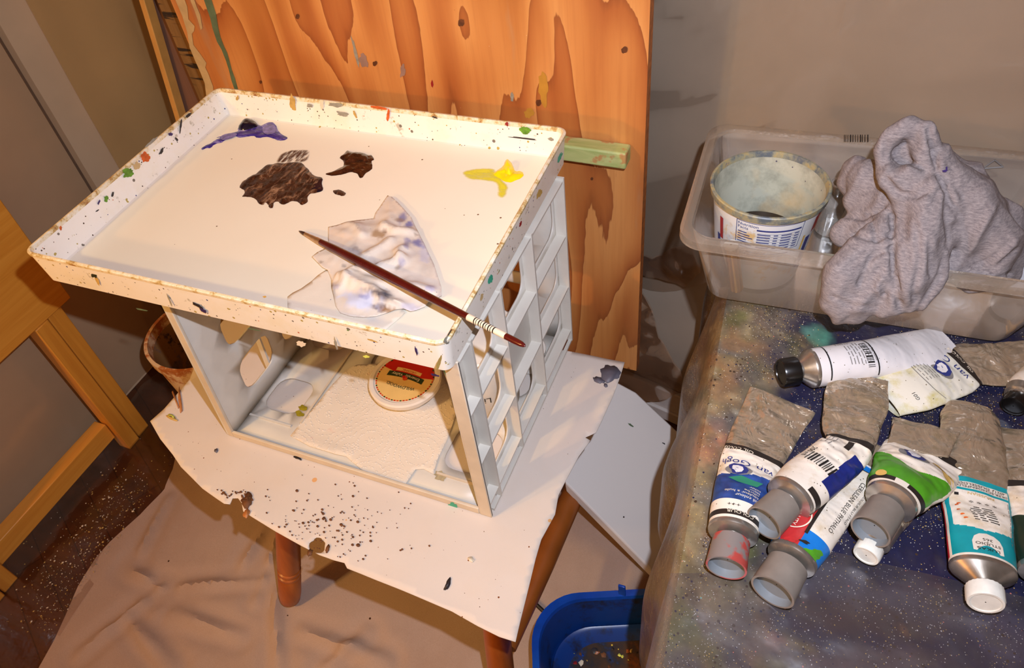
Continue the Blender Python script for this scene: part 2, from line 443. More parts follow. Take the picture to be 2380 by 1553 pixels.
class MB:
    """collects geometry in world coordinates; build() makes ONE mesh object of it"""
    def __init__(s): s.v = []; s.f = []; s.mi = []; s.sm = []; s.c = []; s.mats = []
    def mat(s, m):
        if m not in s.mats: s.mats.append(m)
        return s.mats.index(m)
    def add(s, verts, faces, m, smooth=False, cols=None):
        o = len(s.v); k = s.mat(m)
        s.v += [Vector(p) for p in verts]
        s.c += list(cols) if cols else [(1, 1, 1)] * len(verts)
        for f in faces:
            s.f.append([i + o for i in f]); s.mi.append(k); s.sm.append(smooth)
        return s
    def box(s, a, b, m):
        x0, y0, z0 = a; x1, y1, z1 = b
        v = [(x0, y0, z0), (x1, y0, z0), (x1, y1, z0), (x0, y1, z0), (x0, y0, z1), (x1, y0, z1), (x1, y1, z1), (x0, y1, z1)]
        return s.add(v, [(3, 2, 1, 0), (4, 5, 6, 7), (0, 1, 5, 4), (1, 2, 6, 5), (2, 3, 7, 6), (3, 0, 4, 7)], m)
    def bar(s, p, q, w, h, m, up=(0, 0, 1)):
        p = Vector(p); q = Vector(q); d = (q - p).normalized(); sd = d.cross(Vector(up)).normalized(); u = sd.cross(d)
        v = [e + sd * a * w / 2 + u * b * h / 2 for e in (p, q) for a, b in ((-1, -1), (1, -1), (1, 1), (-1, 1))]
        return s.add(v, [(0, 1, 2, 3), (7, 6, 5, 4), (0, 4, 5, 1), (1, 5, 6, 2), (2, 6, 7, 3), (3, 7, 4, 0)], m)
    def lathe(s, o, d, prof, m, n=40, cap0=False, cap1=False, mats=None):
        """profile of (along, radius) revolved about axis d from o"""
        o = Vector(o); d = Vector(d).normalized()
        a = d.cross(Vector((0, 0, 1))); a = a.normalized() if a.length > 1e-4 else Vector((1, 0, 0)); b = d.cross(a)
        vs = [o + d * t + (a * math.cos(2 * math.pi * k / n) + b * math.sin(2 * math.pi * k / n)) * r for t, r in prof for k in range(n)]
        base = len(s.v)
        for j in range(len(prof) - 1):
            fs = [(j * n + k, j * n + (k + 1) % n, (j + 1) * n + (k + 1) % n, (j + 1) * n + k) for k in range(n)]
            mm = mats[j] if mats else m
            if j == 0: s.add(vs, fs, mm, True)
            else:
                k0 = s.mat(mm)
                for f in fs: s.f.append([i + base for i in f]); s.mi.append(k0); s.sm.append(True)
        if cap0: s.f.append([base + k for k in range(n)][::-1]); s.mi.append(s.mat(mats[0] if mats else m)); s.sm.append(False)
        if cap1: s.f.append([base + (len(prof) - 1) * n + k for k in range(n)]); s.mi.append(s.mat(mats[-1] if mats else m)); s.sm.append(False)
        return s
    def tube(s, path, radii, m, n=14):
        path = [Vector(p) for p in path]; vs = []; fs = []
        for i, p in enumerate(path):
            t = (path[min(i + 1, len(path) - 1)] - path[max(i - 1, 0)]).normalized()
            a = t.cross(Vector((0, 0, 1)));  a = a.normalized() if a.length > 1e-3 else Vector((1, 0, 0)); b = t.cross(a)
            r = radii[i] if isinstance(radii, (list, tuple)) else radii
            vs += [p + (a * math.cos(2 * math.pi * k / n) + b * math.sin(2 * math.pi * k / n)) * r for k in range(n)]
        for i in range(len(path) - 1):
            fs += [(i * n + k, i * n + (k + 1) % n, (i + 1) * n + (k + 1) % n, (i + 1) * n + k) for k in range(n)]
        fs += [tuple(range(n))[::-1], tuple((len(path) - 1) * n + k for k in range(n))]
        return s.add(vs, fs, m, True)
    def rings(s, loops, m, smooth=True, mats=None, closed_end=False, fill=None):
        n = len(loops[0]); base = len(s.v)
        for lp in loops: s.v += [Vector(p) for p in lp]; s.c += [(1, 1, 1)] * n
        for j in range(len(loops) - 1):
            k0 = s.mat(mats[j] if mats else m)
            for k in range(n):
                s.f.append([base + j * n + k, base + j * n + (k + 1) % n, base + (j + 1) * n + (k + 1) % n, base + (j + 1) * n + k]); s.mi.append(k0); s.sm.append(smooth)
        if fill:
            s.f.append([base + (len(loops) - 1) * n + k for k in range(n)]); s.mi.append(s.mat(fill)); s.sm.append(False)
        if closed_end:
            s.f.append([base + k for k in range(n)][::-1]); s.mi.append(s.mat(mats[0] if mats else m)); s.sm.append(False)
        return s
    def patch(s, outline, sp, to3d, m, smooth=True, colf=None, holes=()):
        """fill a plane outline with small triangles, lift each by to3d(x, y, edge distance)"""
        pts, tris = fill(outline, sp, holes)
        n = len(outline)
        vs = [to3d(x, y, edged(x, y, outline) if i >= n else 0.0) for i, (x, y) in enumerate(pts)]
        return s.add(vs, tris, m, smooth, [colf(v) for v in vs] if colf else None)
    def decal(s, pix, proj, m, off=.0006):
        """a flat splash of dried paint lying on a surface"""
        v = [proj(*p) for p in pix]
        c = sum(v, Vector()) / len(v); d = (CAM - c).normalized() * off
        return s.add([p + d for p in v], [tuple(range(len(v)))], m)
    def text(s, txt, fn, size, m, align='LEFT'):
        """letters; fn(x, y) puts a point of the lettering on its surface"""
        vs, fs = glyphs(txt, align)
        return s.add([fn(x * size, y * size) for x, y in vs], fs, m)
    def build(s, name, parent=None, bevel=0, solid=0, sub=0, label=None, weld=False):
        me = bpy.data.meshes.new(name)
        L = Vector((0, 0, 0))
        if parent is not None:
            q = parent
            while q is not None: L = L + q.location; q = q.parent
        me.from_pydata([p - L for p in s.v], [], s.f); 
        for m in s.mats: me.materials.append(M[m])
        me.polygons.foreach_set('material_index', s.mi); me.polygons.foreach_set('use_smooth', s.sm)
        if any(c != (1, 1, 1) for c in s.c):
            ca = me.color_attributes.new('Col', 'FLOAT_COLOR', 'POINT')
            for i, c in enumerate(s.c): ca.data[i].color = (*c, 1)
        me.update(); me.set_sharp_from_angle(angle=math.radians(38)); o = bpy.data.objects.new(name, me); COL.objects.link(o)
        if parent is not None: o.parent = parent
        if solid:
            k = o.modifiers.new('thickness', 'SOLIDIFY'); k.thickness = solid; k.offset = -1
        if bevel:
            k = o.modifiers.new('bevel', 'BEVEL'); k.width = bevel; k.segments = 2; k.limit_method = 'ANGLE'
        if sub:
            k = o.modifiers.new('smooth', 'SUBSURF'); k.levels = sub; k.render_levels = sub
        if label: o['label'] = label
        return o

_gl = {}
def glyphs(txt, align):
    if (txt, align) in _gl: return _gl[(txt, align)]
    cu = bpy.data.curves.new('t', 'FONT'); cu.body = txt; cu.size = 1; cu.align_x = align; cu.resolution_u = 3
    o = bpy.data.objects.new('t', cu); COL.objects.link(o)
    bpy.context.view_layer.update()
    me = bpy.data.meshes.new_from_object(o.evaluated_get(bpy.context.evaluated_depsgraph_get()))
    r = ([(v.co.x, v.co.y) for v in me.vertices], [tuple(p.vertices) for p in me.polygons])
    bpy.data.objects.remove(o); bpy.data.curves.remove(cu); bpy.data.meshes.remove(me)
    _gl[(txt, align)] = r; return r

def inside(x, y, poly):
    c = False; n = len(poly); j = n - 1
    for i in range(n):
        xi, yi = poly[i]; xj, yj = poly[j]
        if (yi > y) != (yj > y) and x < (xj - xi) * (y - yi) / (yj - yi) + xi: c = not c
        j = i
    return c
def edged(x, y, poly):
    best = 1e9; n = len(poly)
    for i in range(n):
        ax, ay = poly[i]; bx, by = poly[(i + 1) % n]; dx, dy = bx - ax, by - ay
        L = dx * dx + dy * dy; t = 0 if L == 0 else max(0, min(1, ((x - ax) * dx + (y - ay) * dy) / L))
        d = (ax + t * dx - x) ** 2 + (ay + t * dy - y) ** 2
        if d < best: best = d
    return math.sqrt(best)
def dens(poly, sp):
    out = []
    for i, p in enumerate(poly):
        q = poly[(i + 1) % len(poly)]; n = max(1, int(math.hypot(q[0] - p[0], q[1] - p[1]) / sp))
        out += [(p[0] + (q[0] - p[0]) * k / n, p[1] + (q[1] - p[1]) * k / n) for k in range(n)]
    return out
def fill(outline, sp, holes=()):
    n = len(outline); pts = list(outline); edges = [(i, (i + 1) % n) for i in range(n)]
    for h in holes:
        b = len(pts); pts += h; edges += [(b + i, b + (i + 1) % len(h)) for i in range(len(h))]
    x0 = min(p[0] for p in outline); x1 = max(p[0] for p in outline); y0 = min(p[1] for p in outline); y1 = max(p[1] for p in outline)
    r = random.Random(7); j = 0; y = y0
    while y < y1:
        x = x0 + (j % 2) * sp / 2
        while x < x1:
            a, b = x + r.uniform(-.1, .1) * sp, y + r.uniform(-.1, .1) * sp
            if inside(a, b, outline) and edged(a, b, outline) > sp * .4 and not any(inside(a, b, h) for h in holes): pts.append((a, b))
            x += sp
        y += sp * .866; j += 1
    res = delaunay_2d_cdt([Vector(p) for p in pts], edges, [], 0, 1e-7)
    vv = [(p.x, p.y) for p in res[0]]; tr = []
    for f in res[2]:
        cx = sum(vv[i][0] for i in f) / len(f); cy = sum(vv[i][1] for i in f) / len(f)
        if inside(cx, cy, outline) and not any(inside(cx, cy, h) for h in holes):
            a, b, c = (vv[i] for i in f[:3])
            ar = (b[0] - a[0]) * (c[1] - a[1]) - (b[1] - a[1]) * (c[0] - a[0])
            tr.append(tuple(f) if ar > 0 else tuple(reversed(f)))
    return vv, tr
def sm(a, b, x):
    t = max(0, min(1, (x - a) / (b - a))); return t * t * (3 - 2 * t)
def nz(x, y, z=0, s=1): return noise.noise(Vector((x * s, y * s, z)))
def fbm(x, y, z=0, s=1): return nz(x, y, z, s) + .5 * nz(x, y, z + 5, s * 2.1) + .25 * nz(x, y, z + 9, s * 4.3)
def rough_poly(cx, cy, rx, ry, rot=0, jag=.25, seed=0, n=22):
    r = random.Random(seed); out = []
    for k in range(n):
        a = 2 * math.pi * k / n; q = 1 + jag * (nz(math.cos(a) * 1.7, math.sin(a) * 1.7, seed * 3.1) * 1.6 + r.uniform(-.25, .25))
        x, y = rx * q * math.cos(a), ry * q * math.sin(a)
        out.append((cx + x * math.cos(rot) - y * math.sin(rot), cy + x * math.sin(rot) + y * math.cos(rot)))
    return out
def rrect(x0, x1, y0, y1, r, z, n=6):
    out = []
    for cx, cy, a0 in ((x1 - r, y0 + r, -90), (x1 - r, y1 - r, 0), (x0 + r, y1 - r, 90), (x0 + r, y0 + r, 180)):
        for k in range(n + 1):
            a = math.radians(a0 + 90 * k / n); out.append(Vector((cx + r * math.cos(a), cy + r * math.sin(a), z)))
    return out
def stain_fn(base, stains, jit=.5, ns=70, seed=0):
    """colour of a surface point, from soft-edged stains given where they sit in the picture"""
    def f(v):
        px, py = PIX(v); c = base(v) if callable(base) else base
        j = fbm(v.x, v.y, seed + v.z * 3, ns)
        for (sx, sy, rx, ry, rot, col, k) in stains:
            dx, dy = px - sx, py - sy
            if abs(dx) > 2.2 * max(rx, ry) or abs(dy) > 2.2 * max(rx, ry): continue
            cs, sn = math.cos(rot), math.sin(rot); u = (dx * cs + dy * sn) / rx; w = (-dx * sn + dy * cs) / ry
            d = math.sqrt(u * u + w * w) + j * jit
            t = (1 - sm(.45, 1.15, d)) * k
            c = tuple(a + (b - a) * t for a, b in zip(c, col))
        return c
    return f
def WP(pix, z): return [(p.x, p.y) for p in (P(a, b, z) for a, b in pix)]

# ================================================================== the setting
ZF = -0.78                      # floor
def wy(x): return 0.979 - 0.22 * (x + 0.237)      # line of the back wall
def wxl(y): return -1.33 - 0.0 * y                # line of the left wall
def struct(o): o['kind'] = 'structure'; return o
b = MB(); b.add([(-2.4, -1.6, ZF), (1.4, -1.6, ZF), (1.4, 1.6, ZF), (-2.4, 1.6, ZF), (-2.4, -1.6, ZF - .05), (1.4, -1.6, ZF - .05), (1.4, 1.6, ZF - .05), (-2.4, 1.6, ZF - .05)],
      [(0, 1, 2, 3), (7, 6, 5, 4), (0, 4, 5, 1), (1, 5, 6, 2), (2, 6, 7, 3), (3, 7, 4, 0)], 'floorboards')
struct(b.build('floor'))
b = MB(); x0, x1 = -1.6, 1.2; H = 1.3
b.add([(x0, wy(x0), ZF), (x1, wy(x1), ZF), (x1, wy(x1), H), (x0, wy(x0), H), (x0, wy(x0) + .08, ZF), (x1, wy(x1) + .08, ZF), (x1, wy(x1) + .08, H), (x0, wy(x0) + .08, H)],
      [(0, 1, 2, 3), (7, 6, 5, 4), (0, 4, 5, 1), (1, 5, 6, 2), (2, 6, 7, 3), (3, 7, 4, 0)], 'plaster')
struct(b.build('wall_back'))
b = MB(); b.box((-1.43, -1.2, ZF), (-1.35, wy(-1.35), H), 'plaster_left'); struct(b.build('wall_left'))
b = MB()
for (d0, d1, z0, z1) in ((0, .012, ZF, ZF + .085), (0, .018, ZF, ZF + .03)):
    q = [(x, wy(x) - o, z) for z in (z0, z1) for x, o in ((-1.3, d1), (.9, d1), (.9, d0), (-1.3, d0))]
    b.add(q, [(3, 2, 1, 0), (4, 5, 6, 7), (0, 1, 5, 4), (1, 2, 6, 5), (2, 3, 7, 6), (3, 0, 4, 7)], 'baseboard')
struct(b.build('baseboard_back', bevel=.003))

b = MB(); b.box((-1.352, .832, ZF), (-1.3485, .837, 1.2), 'seam_dark'); struct(b.build('trim_1'))
# clear plastic sheeting tacked over the walls
b = MB(); vs = []; fs = []; cols = []
nx, nzz = 90, 60; xa, xb, za, zb = -1.28, .85, -.36, 1.1
for j in range(nzz + 1):
    for i in range(nx + 1):
        u, v = i / nx, j / nzz; x = xa + (xb - xa) * u
        zl = za + .06 * math.sin(u * 23) + .05 * nz(u * 9, 0, 3)
        z = zl + (zb - zl) * v
        # pulled folds running out from a tack point behind the box
        a = math.atan2(z - .0, x + .0); f = .006 * math.sin(a * 11) * sm(0, .1, math.hypot(x, z)) 
        vs.append((x, wy(x) - .016 + f + .004 * fbm(x, z, 1, 3), z))
for j in range(nzz):
    for i in range(nx):
        k = j * (nx + 1) + i; fs.append((k, k + 1, k + nx + 2, k + nx + 1))
b.add(vs, fs, 'wall_film', True)
o = b.build('plastic_sheet'); tag(o, 'clear plastic sheeting tacked over the back wall behind the storage box', 'plastic sheet')
def left_film(y0, y1, lab, seed, off, mm='wall_film'):
    b = MB(); vs = []; fs = []; n, m = 34, 40
    for j in range(m + 1):
        for i in range(n + 1):
            u, v = i / n, j / m; y = y0 + (y1 - y0) * u; z = ZF + .02 + 1.75 * v
            vs.append((-1.345 + off + .0018 * math.sin(y * 34 + seed) * sm(.0, .3, u) + .004 * fbm(y, z, seed, 4), y, z))
    for j in range(m):
        for i in range(n):
            k = j * (n + 1) + i; fs.append((k + 1, k, k + n + 1, k + n + 2))
    b.add(vs, fs, mm, True); o = b.build('plastic_sheet'); tag(o, lab, 'plastic sheet')
left_film(.10, .84, 'clear plastic sheet hanging on the left wall beside the orange wooden table', 1, .012)
left_film(.90, 1.17, 'plastic sheet tinted with painted golden lamp glow in the wall corner left of the plywood board', 4, .022, 'lamp_glow_film')
# torn pieces low on the back wall, right of the plywood
def torn(pix, lab, seed, off=.03):
    b = MB()
    pts = []
    for (px, py) in pix:
        # point on the back wall plane
        d = ray(px, py); n = Vector((.22, 1, 0)); k = n.dot(Vector((0, wy(0), 0)) - CAM) / n.dot(d); q = CAM + d * k; pts.append((q.x, q.z))
    pts = pts if sum((pts[i][0] * pts[(i + 1) % len(pts)][1] - pts[(i + 1) % len(pts)][0] * pts[i][1]) for i in range(len(pts))) > 0 else pts[::-1]
    b.patch(dens(pts, .012), .012, lambda x, z, e: Vector((x, wy(x) - off - .010 * fbm(x, z, seed, 14) - .008 * abs(nz(x * 30, z * 12, seed)), z)), 'torn_film')
    o = b.build('torn_plastic'); tag(o, lab, 'plastic sheet')
torn([(1440, 640), (1500, 650), (1525, 690), (1540, 760), (1565, 800), (1590, 830), (1605, 880), (1560, 900), (1500, 905), (1440, 900)],
     'torn glossy plastic hanging beside the lower corner of the plywood', 2)
torn([(1480, 560), (1530, 570), (1575, 545), (1620, 540), (1640, 600), (1600, 640), (1560, 628), (1500, 612), (1470, 605)],
     'torn plastic edge between the plywood and the storage box', 5)

# drop cloth on the floor
pix = [(60, 1640), (95, 1553), (130, 1490), (185, 1365), (225, 1300), (260, 1262), (330, 1200), (385, 1140), (405, 1095), (418, 1040), (470, 960), (640, 880), (900, 840), (1250, 900), (1400, 960), (1500, 1010), (1640, 1120), (1750, 1240), (1900, 1500), (1900, 1700), (1100, 1760), (500, 1750)]
creases = [((395, 1160), (320, 1300)), ((300, 1320), (380, 1370)), ((380, 1370), (620, 1350)), ((380, 1365), (190, 1520)), ((300, 1440), (400, 1560)), ((640, 1340), (650, 1560)), ((660, 1200), (600, 1400)), ((410, 1430), (560, 1480)), ((700, 1470), (900, 1540)), ((850, 1480), (760, 1553)), ((620, 1230), (560, 1330))]
cre = [(P(*a, ZF), P(*c, ZF)) for a, c in creases]
def cloth_z(x, y, e):
    z = ZF + .005 + .004 * fbm(x, y, 2, 5) + .002
    for a, c in cre:
        dx, dy = c.x - a.x, c.y - a.y; L = dx * dx + dy * dy
        t = ((x - a.x) * dx + (y - a.y) * dy) / L; tc = max(0, min(1, t)); t = tc
        d = math.hypot(a.x + dx * t - x, a.y + dy * t - y) + .010 * nz(x, y, 4, 7)
        z += .009 * math.exp(-(d / .0085) ** 2) * math.sin(math.pi * (tc * .9 + .05)) - .004 * math.exp(-((d - .022) / .012) ** 2)
    return Vector((x, y, max(z, ZF + .0015)))
b = MB(); b.patch(dens(WP(pix, ZF), .009), .008, cloth_z, 'drop_cloth')
tag(b.build('drop_cloth'), 'wrinkled beige canvas drop cloth spread on the floor under the stool', 'drop cloth')

# clear film on the boards at the left, with crumbs of dried paint
pix = [(-60, 1230), (120, 1130), (250, 1010), (330, 900), (420, 830), (520, 830), (470, 960), (400, 1120), (300, 1240), (150, 1470), (60, 1600), (-60, 1640)]
b = MB(); b.patch(dens(WP(pix, ZF), .02), .016, lambda x, y, e: Vector((x, y, ZF + .0045 + .0028 * (fbm(x, y, 8, 12)) + .005 * max(0, nz(x * 1.0, y * .3, 3, 26)))), 'floor_film')
tag(b.build('plastic_sheet'), 'clear glossy plastic film over the wooden floorboards at the left', 'plastic sheet')
rng = random.Random(3); b = MB()
for _ in range(800):
    t = rng.random(); cxp, cyp = 90 + 230 * t + rng.gauss(0, 38), 1440 - 330 * t + rng.gauss(0, 42)
    if rng.random() < .25: cxp, cyp = rng.uniform(20, 390), rng.uniform(1020, 1500)
    if cxp > 400 - (cyp - 1080) * .72 or cyp < 1010 + (330 - cxp) * .9 and cxp < 330: continue
    c = P(cxp, cyp, ZF + .008); r = abs(rng.gauss(0, .0009)) + .0005; a = rng.random() * 3; e = rng.uniform(.4, 1)
    q = [c + Vector((r * math.cos(a + k * 1.57) * (1 if k % 2 else e), r * math.sin(a + k * 1.57) * (1 if k % 2 else e), 0)) for k in range(4)]
    tp = c + Vector((0, 0, .0016))
    b.add(q + [tp], [(0, 1, 4), (1, 2, 4), (2, 3, 4), (3, 0, 4)], rng.choice(['cream', 'cream', 'paint_ochre', 'paint_ochre', 'paint_grey']))
o = b.build('paint_crumbs'); tag(o, 'scattered crumbs of dried pale paint on the plastic covered floor', 'paint crumbs', kind='stuff')

# ================================================================== plywood board leaning behind
YP = 0.83
knots = [(PY(1072, 52, YP), .06), (PY(692, 38, YP), .05), (PY(872, 147, YP), .035), (PY(1452, 115, YP), .045), (PY(1252, 238, YP), .04), (PY(1180, 390, YP), .03), (PY(1376, 415, YP), .02), (PY(600, 190, YP), .02), (PY(816, 10, YP), .03)]
PXC = Vector((-.56, YP, -.505))
make_ply([(k.x - PXC.x, k.z - PXC.z, a) for k, a in knots])
bd = thing('plywood_board', 'large orange plywood board with paint drips standing behind the white tray', 'board', PXC)
b = MB(); xl, xr = PY(438, 100, YP).x, PY(1495, 440, YP).x
b.box((xl, YP, -.505), (xr, YP + .018, .62), 'plywood')
for k in range(6, 12):   # edge plies
    b.mi[k - 6] = b.mi[k - 6]
ei = b.mat('ply_edge')
for k in (0, 1, 3, 5): b.mi[k] = ei
b.build('board_panel', bd)
def ply(name, outline, m, off=.0008):
    def on(x, y):        # drips run on up to the top edge of the board
        q = PY(x, y, YP)
        if y < -5: q.x += .03; q.z = .61
        return q
    b = MB(); v = [on(*p) + Vector((0, -off, 0)) for p in outline]; b.add(v, [tuple(range(len(v)))], m); return b.build(name, bd)
ply('paint_drip', zoomed(380, 0, 3.839, [(115, -60), (185, -60), (215, 60), (225, 170), (280, 230), (275, 275), (255, 300), (270, 400), (330, 480), (385, 560), (375, 600), (400, 650), (445, 770), (450, 860), (385, 860), (370, 740), (330, 640), (285, 540), (235, 420), (215, 290), (170, 140), (110, 0)]), 'drip_sage').__setitem__('label', 'pale grey paint drip')
ply('paint_drip', zoomed(380, 0, 3.839, [(360, -60), (455, -60), (470, 120), (490, 240), (510, 330), (545, 420), (570, 470), (590, 540), (610, 620), (640, 700), (665, 790), (670, 860), (645, 820), (610, 720), (585, 620), (560, 540), (520, 440), (480, 370), (440, 250), (420, 160), (395, 90)]), 'drip_teal').__setitem__('label', 'dark green paint drip')
ply('paint_drip', zoomed(380, 0, 3.839, [(235, -60), (280, -60), (300, 60), (330, 130), (350, 250), (335, 265), (310, 180), (280, 90), (250, 20)]), 'drip_sage')
for kx, ky, r in ((1072, 52, 9), (692, 38, 6), (872, 147, 6), (1452, 115, 9), (1252, 238, 8), (1376, 415, 4), (606, 190, 4)):
    ply('knot', rough_poly(kx, ky, r * .8, r, .2, .2, int(kx), 14), 'knot_dark')

for i_, (a_, c_, rx_, ry_, ro_, m_) in enumerate(((826, 120, 3, 38, -.25, 'paint_grey'), (846, 140, 9, 18, -.3, 'ply_smear'), (936, 165, 6, 16, .2, 'ply_smear'), (1262, 205, 12, 32, -.1, 'ply_ochre'), (1190, 225, 4, 9, 0, 'paint_grey'), (1230, 262, 10, 12, .2, 'ply_ochre'), (1005, 195, 3, 8, 0, 'paint_red'))):
    if m_ not in M: plain('ply_smear', (150, 118, 104), .6, var=.1); plain('ply_ochre', (190, 136, 46), .6, var=.1)
    ply('paint_smear', rough_poly(a_, c_, rx_, ry_, ro_, .35, i_ + 3, 26), m_, .0005)
# painted wooden stick lying against the board, poking out past the tray
st = thing('wooden_stick', 'short square wooden stick smeared pale green sticking out right of the tray', 'stick', PY(1395, 360, YP - .02))
b = MB(); z1 = PY(1450, 352, YP - .02).z; z0 = PY(1450, 383, YP - .02).z - .004
b.box((-.62, YP - .0255, z0), (PY(1457, 370, YP - .02).x, YP - .001, z1), 'green_stick'); b.build('stick_body', st, bevel=.0025)

# easel that carries the board (mostly hidden), and boards behind its left edge
es = thing('easel', 'wooden easel standing behind the stool and holding the plywood board', 'easel', (-.56, .86, ZF))
b = MB(); b.box((-.80, .80, -.545), (-.34, .90, -.506), 'stool_wood'); b.build('ledge', es, bevel=.003)
for x in (-.74, -.40):
    b = MB(); b.bar((x, .875, ZF + .014), (x, .875, .45), .045, .04, 'stool_wood', (0, 1, 0)); b.build('post', es, bevel=.002)
a0, a1 = PY(355, 0, .90), PY(472, 240, .868)
def leaner(name, lab, cat, p_top, p_bot, w, th, m):
    """a long board leaning on the back wall; p_top, p_bot lie on its left front edge"""
    d = (p_top - p_bot); k = (ZF + .014 - p_bot.z) / d.z; q0 = p_bot + d * k; k = (.5 - p_bot.z) / d.z; q1 = p_bot + d * k
    b = MB(); o = Vector((w / 2, th / 2, 0)); b.bar(q0 + o, q1 + o, w, th, m, (0, 1, 0))
    o = b.build(name, bevel=.0015); tag(o, lab, cat)
leaner('weathered_board', 'weathered olive brown board with dark stripes behind the left edge of the plywood', 'board', PY(363, 0, .895), PY(466, 240, .890), .085, .018, 'weathered')
leaner('mauve_board', 'narrow mauve brown board left of the weathered board', 'board', PY(336, 0, .945), PY(431, 278, .935), .10, .012, 'mauve_board')
leaner('pale_lath', 'thin pale yellow wooden lath leaning on the wall at the left', 'lath', PY(322, 0, .92), PY(407, 278, .910), .0115, .02, 'pale_lath')

# ================================================================== orange table at the left
tb = thing('side_table', 'orange wooden table with doubled legs standing at the left edge', 'table', (-1.26, .4, ZF))
b = MB(); b.box((-1.285, -.05, -.405), (-1.232, .612, -.02), 'furniture_wood'); b.build('side_panel', tb, bevel=.002)
for (yy) in ((.522, .30), (.145, .30)):
    y = yy[0]
    g = MB(); g.box((-1.262, y, ZF + .001), (-1.232, y + .031, -.4055), 'furniture_wood_leg'); g.build('leg', tb, bevel=.002)
    g = MB(); g.box((-1.262, y + .034, ZF + .001), (-1.236, y + .066, -.4055), 'furniture_wood_leg'); g.build('leg', tb, bevel=.002)
b = MB(); b.box((-1.275, .212, -.735), (-1.245, .520, -.69), 'furniture_wood'); b.build('stretcher', tb, bevel=.002)

# white paint bucket standing on the floor behind
bk = thing('paint_bucket', 'white bucket crusted with ochre paint standing on the floor left of the crate', 'bucket', (-1.01, .64, ZF))
c0 = Vector((-1.005, .66, ZF + .014)); Hb = .29
b = MB(); b.lathe(c0, (0, 0, 1), [(0, .072), (Hb - .02, .096), (Hb - .02, .100), (Hb, .101), (Hb, .0945), (Hb - .02, .092), (.01, .068), (.009, .001)], 'bucket_paint', 48, cap0=True,
             mats=['bucket_paint'] * 5 + ['bucket_inside'] * 2); b.build('bucket_body', bk)

# ================================================================== stool under the sheet
ZS = -.352
so = thing('stool', 'wooden stool with turned legs under the white canvas sheet', 'stool', (-.45, .5, ZF))
seatpix = [(365, 985), (430, 1075), (575, 1195), (745, 1280), (840, 1312), (1040, 1392), (1180, 1465), (1235, 1290), (1290, 1180), (1350, 1060), (1400, 960), (1425, 850), (1340, 810), (700, 690), (470, 800)]
b = MB(); sp_ = WP(seatpix, ZS - .004)
n_ = len(sp_)
ar_ = sum(sp_[i][0] * sp_[(i + 1) % n_][1] - sp_[(i + 1) % n_][0] * sp_[i][1] for i in range(n_))
if ar_ < 0: sp_ = sp_[::-1]
cx_, cy_ = sum(p[0] for p in sp_) / n_, sum(p[1] for p in sp_) / n_
ins = lambda k, z: [Vector((cx_ + (x - cx_) * k, cy_ + (y - cy_) * k, z)) for x, y in sp_]
b.rings([ins(.78, ZS - .034), ins(.80, ZS - .03), ins(.81, ZS - .012), ins(.80, ZS - .0025)], 'stool_wood', False, closed_end=True, fill='stool_wood'); b.build('seat', so)
def leg(top, bot):
    top = Vector(top); bot = Vector(bot); pts = []; rr = []
    prof = [(0, .014), (.12, .0165), (.45, .019), (.62, .0195), (.70, .0195), (.705, .0172), (.715, .0172), (.72, .0195), (.735, .0195), (.74, .0172), (.75, .0172), (.755, .0195), (.77, .0195), (.775, .0175), (.785, .0195), (.93, .0195), (.98, .018), (1, .014)]
    g = MB(); g.tube([top + (bot - top) * t for t, r in prof], [r for t, r in prof], 'stool_turned', 20); g.build('leg', so)
l1 = P(675, 1395, ZF + .012); l1.z = ZF + .0135
t1 = Vector((-.595, .375, ZS - .03)); d1 = (P(672, 1290, -.62))
leg(P(664, 1085, ZS - .033), (l1.x, l1.y, l1.z))
fr = P(1165, 1530, -.60); leg((fr.x - .012, fr.y + .045, ZS - .033), (fr.x + .002, fr.y - .03, ZF + .0135))
leg((-.32, .60, ZS - .033), (-.37, .66, ZF + .0135)); leg((-.60, .64, ZS - .033), (-.68, .70, ZF + .0135))
g = MB(); g.tube([P(1180, 1505, -.605), P(1262, 1310, -.605), P(1325, 1165, -.605), P(1372, 1065, -.605)], [.013, .0185, .0185, .014], 'stool_wood', 18); g.build('stretcher', so)

# ================================================================== canvas sheet on the stool
pix = [(348, 978), (372, 1020), (400, 1055), (420, 1085), (470, 1135), (520, 1170), (534, 1172), (540, 1158), (553, 1158), (562, 1170), (566, 1190), (590, 1205), (640, 1235), (700, 1268), (742, 1290), (775, 1302), (800, 1308), (806, 1320), (840, 1333), (905, 1360), (980, 1391), (1050, 1420), (1110, 1455), (1160, 1480), (1198, 1492),
       (1210, 1440), (1225, 1380), (1245, 1300), (1258, 1255), (1290, 1195), (1298, 1150), (1318, 1110), (1345, 1060), (1372, 1023), (1360, 1016), (1385, 1005), (1400, 975), (1425, 920), (1440, 880), (1452, 842), (1400, 832), (1345, 820), (1150, 780), (700, 700), (520, 740), (470, 800), (440, 880), (415, 910), (380, 950)]
hole = WP(rough_poly(738, 1268, 19, 19, 0, .16, 4, 22), ZS)
out = WP(pix, ZS); ar = sum(out[i][0] * out[(i + 1) % len(out)][1] - out[(i + 1) % len(out)][0] * out[i][1] for i in range(len(out)))
if ar < 0: out = out[::-1]
out = dens(out, .007)
def sheet_z(x, y, e): return Vector((x, y, ZS - .0006 + .0012 * fbm(x, y, 3, 7) - (.0035 * nz(x, y, 6, 11) * (1 - sm(0, .05, e))) ))
def on_sheet(x, y):
    q = P(x, y, ZS); return sheet_z(q.x, q.y, edged(q.x, q.y, out)) + Vector((0, 0, .0001))
b = MB(); b.patch(out, .0085, sheet_z, 'primed_canvas', holes=[hole])
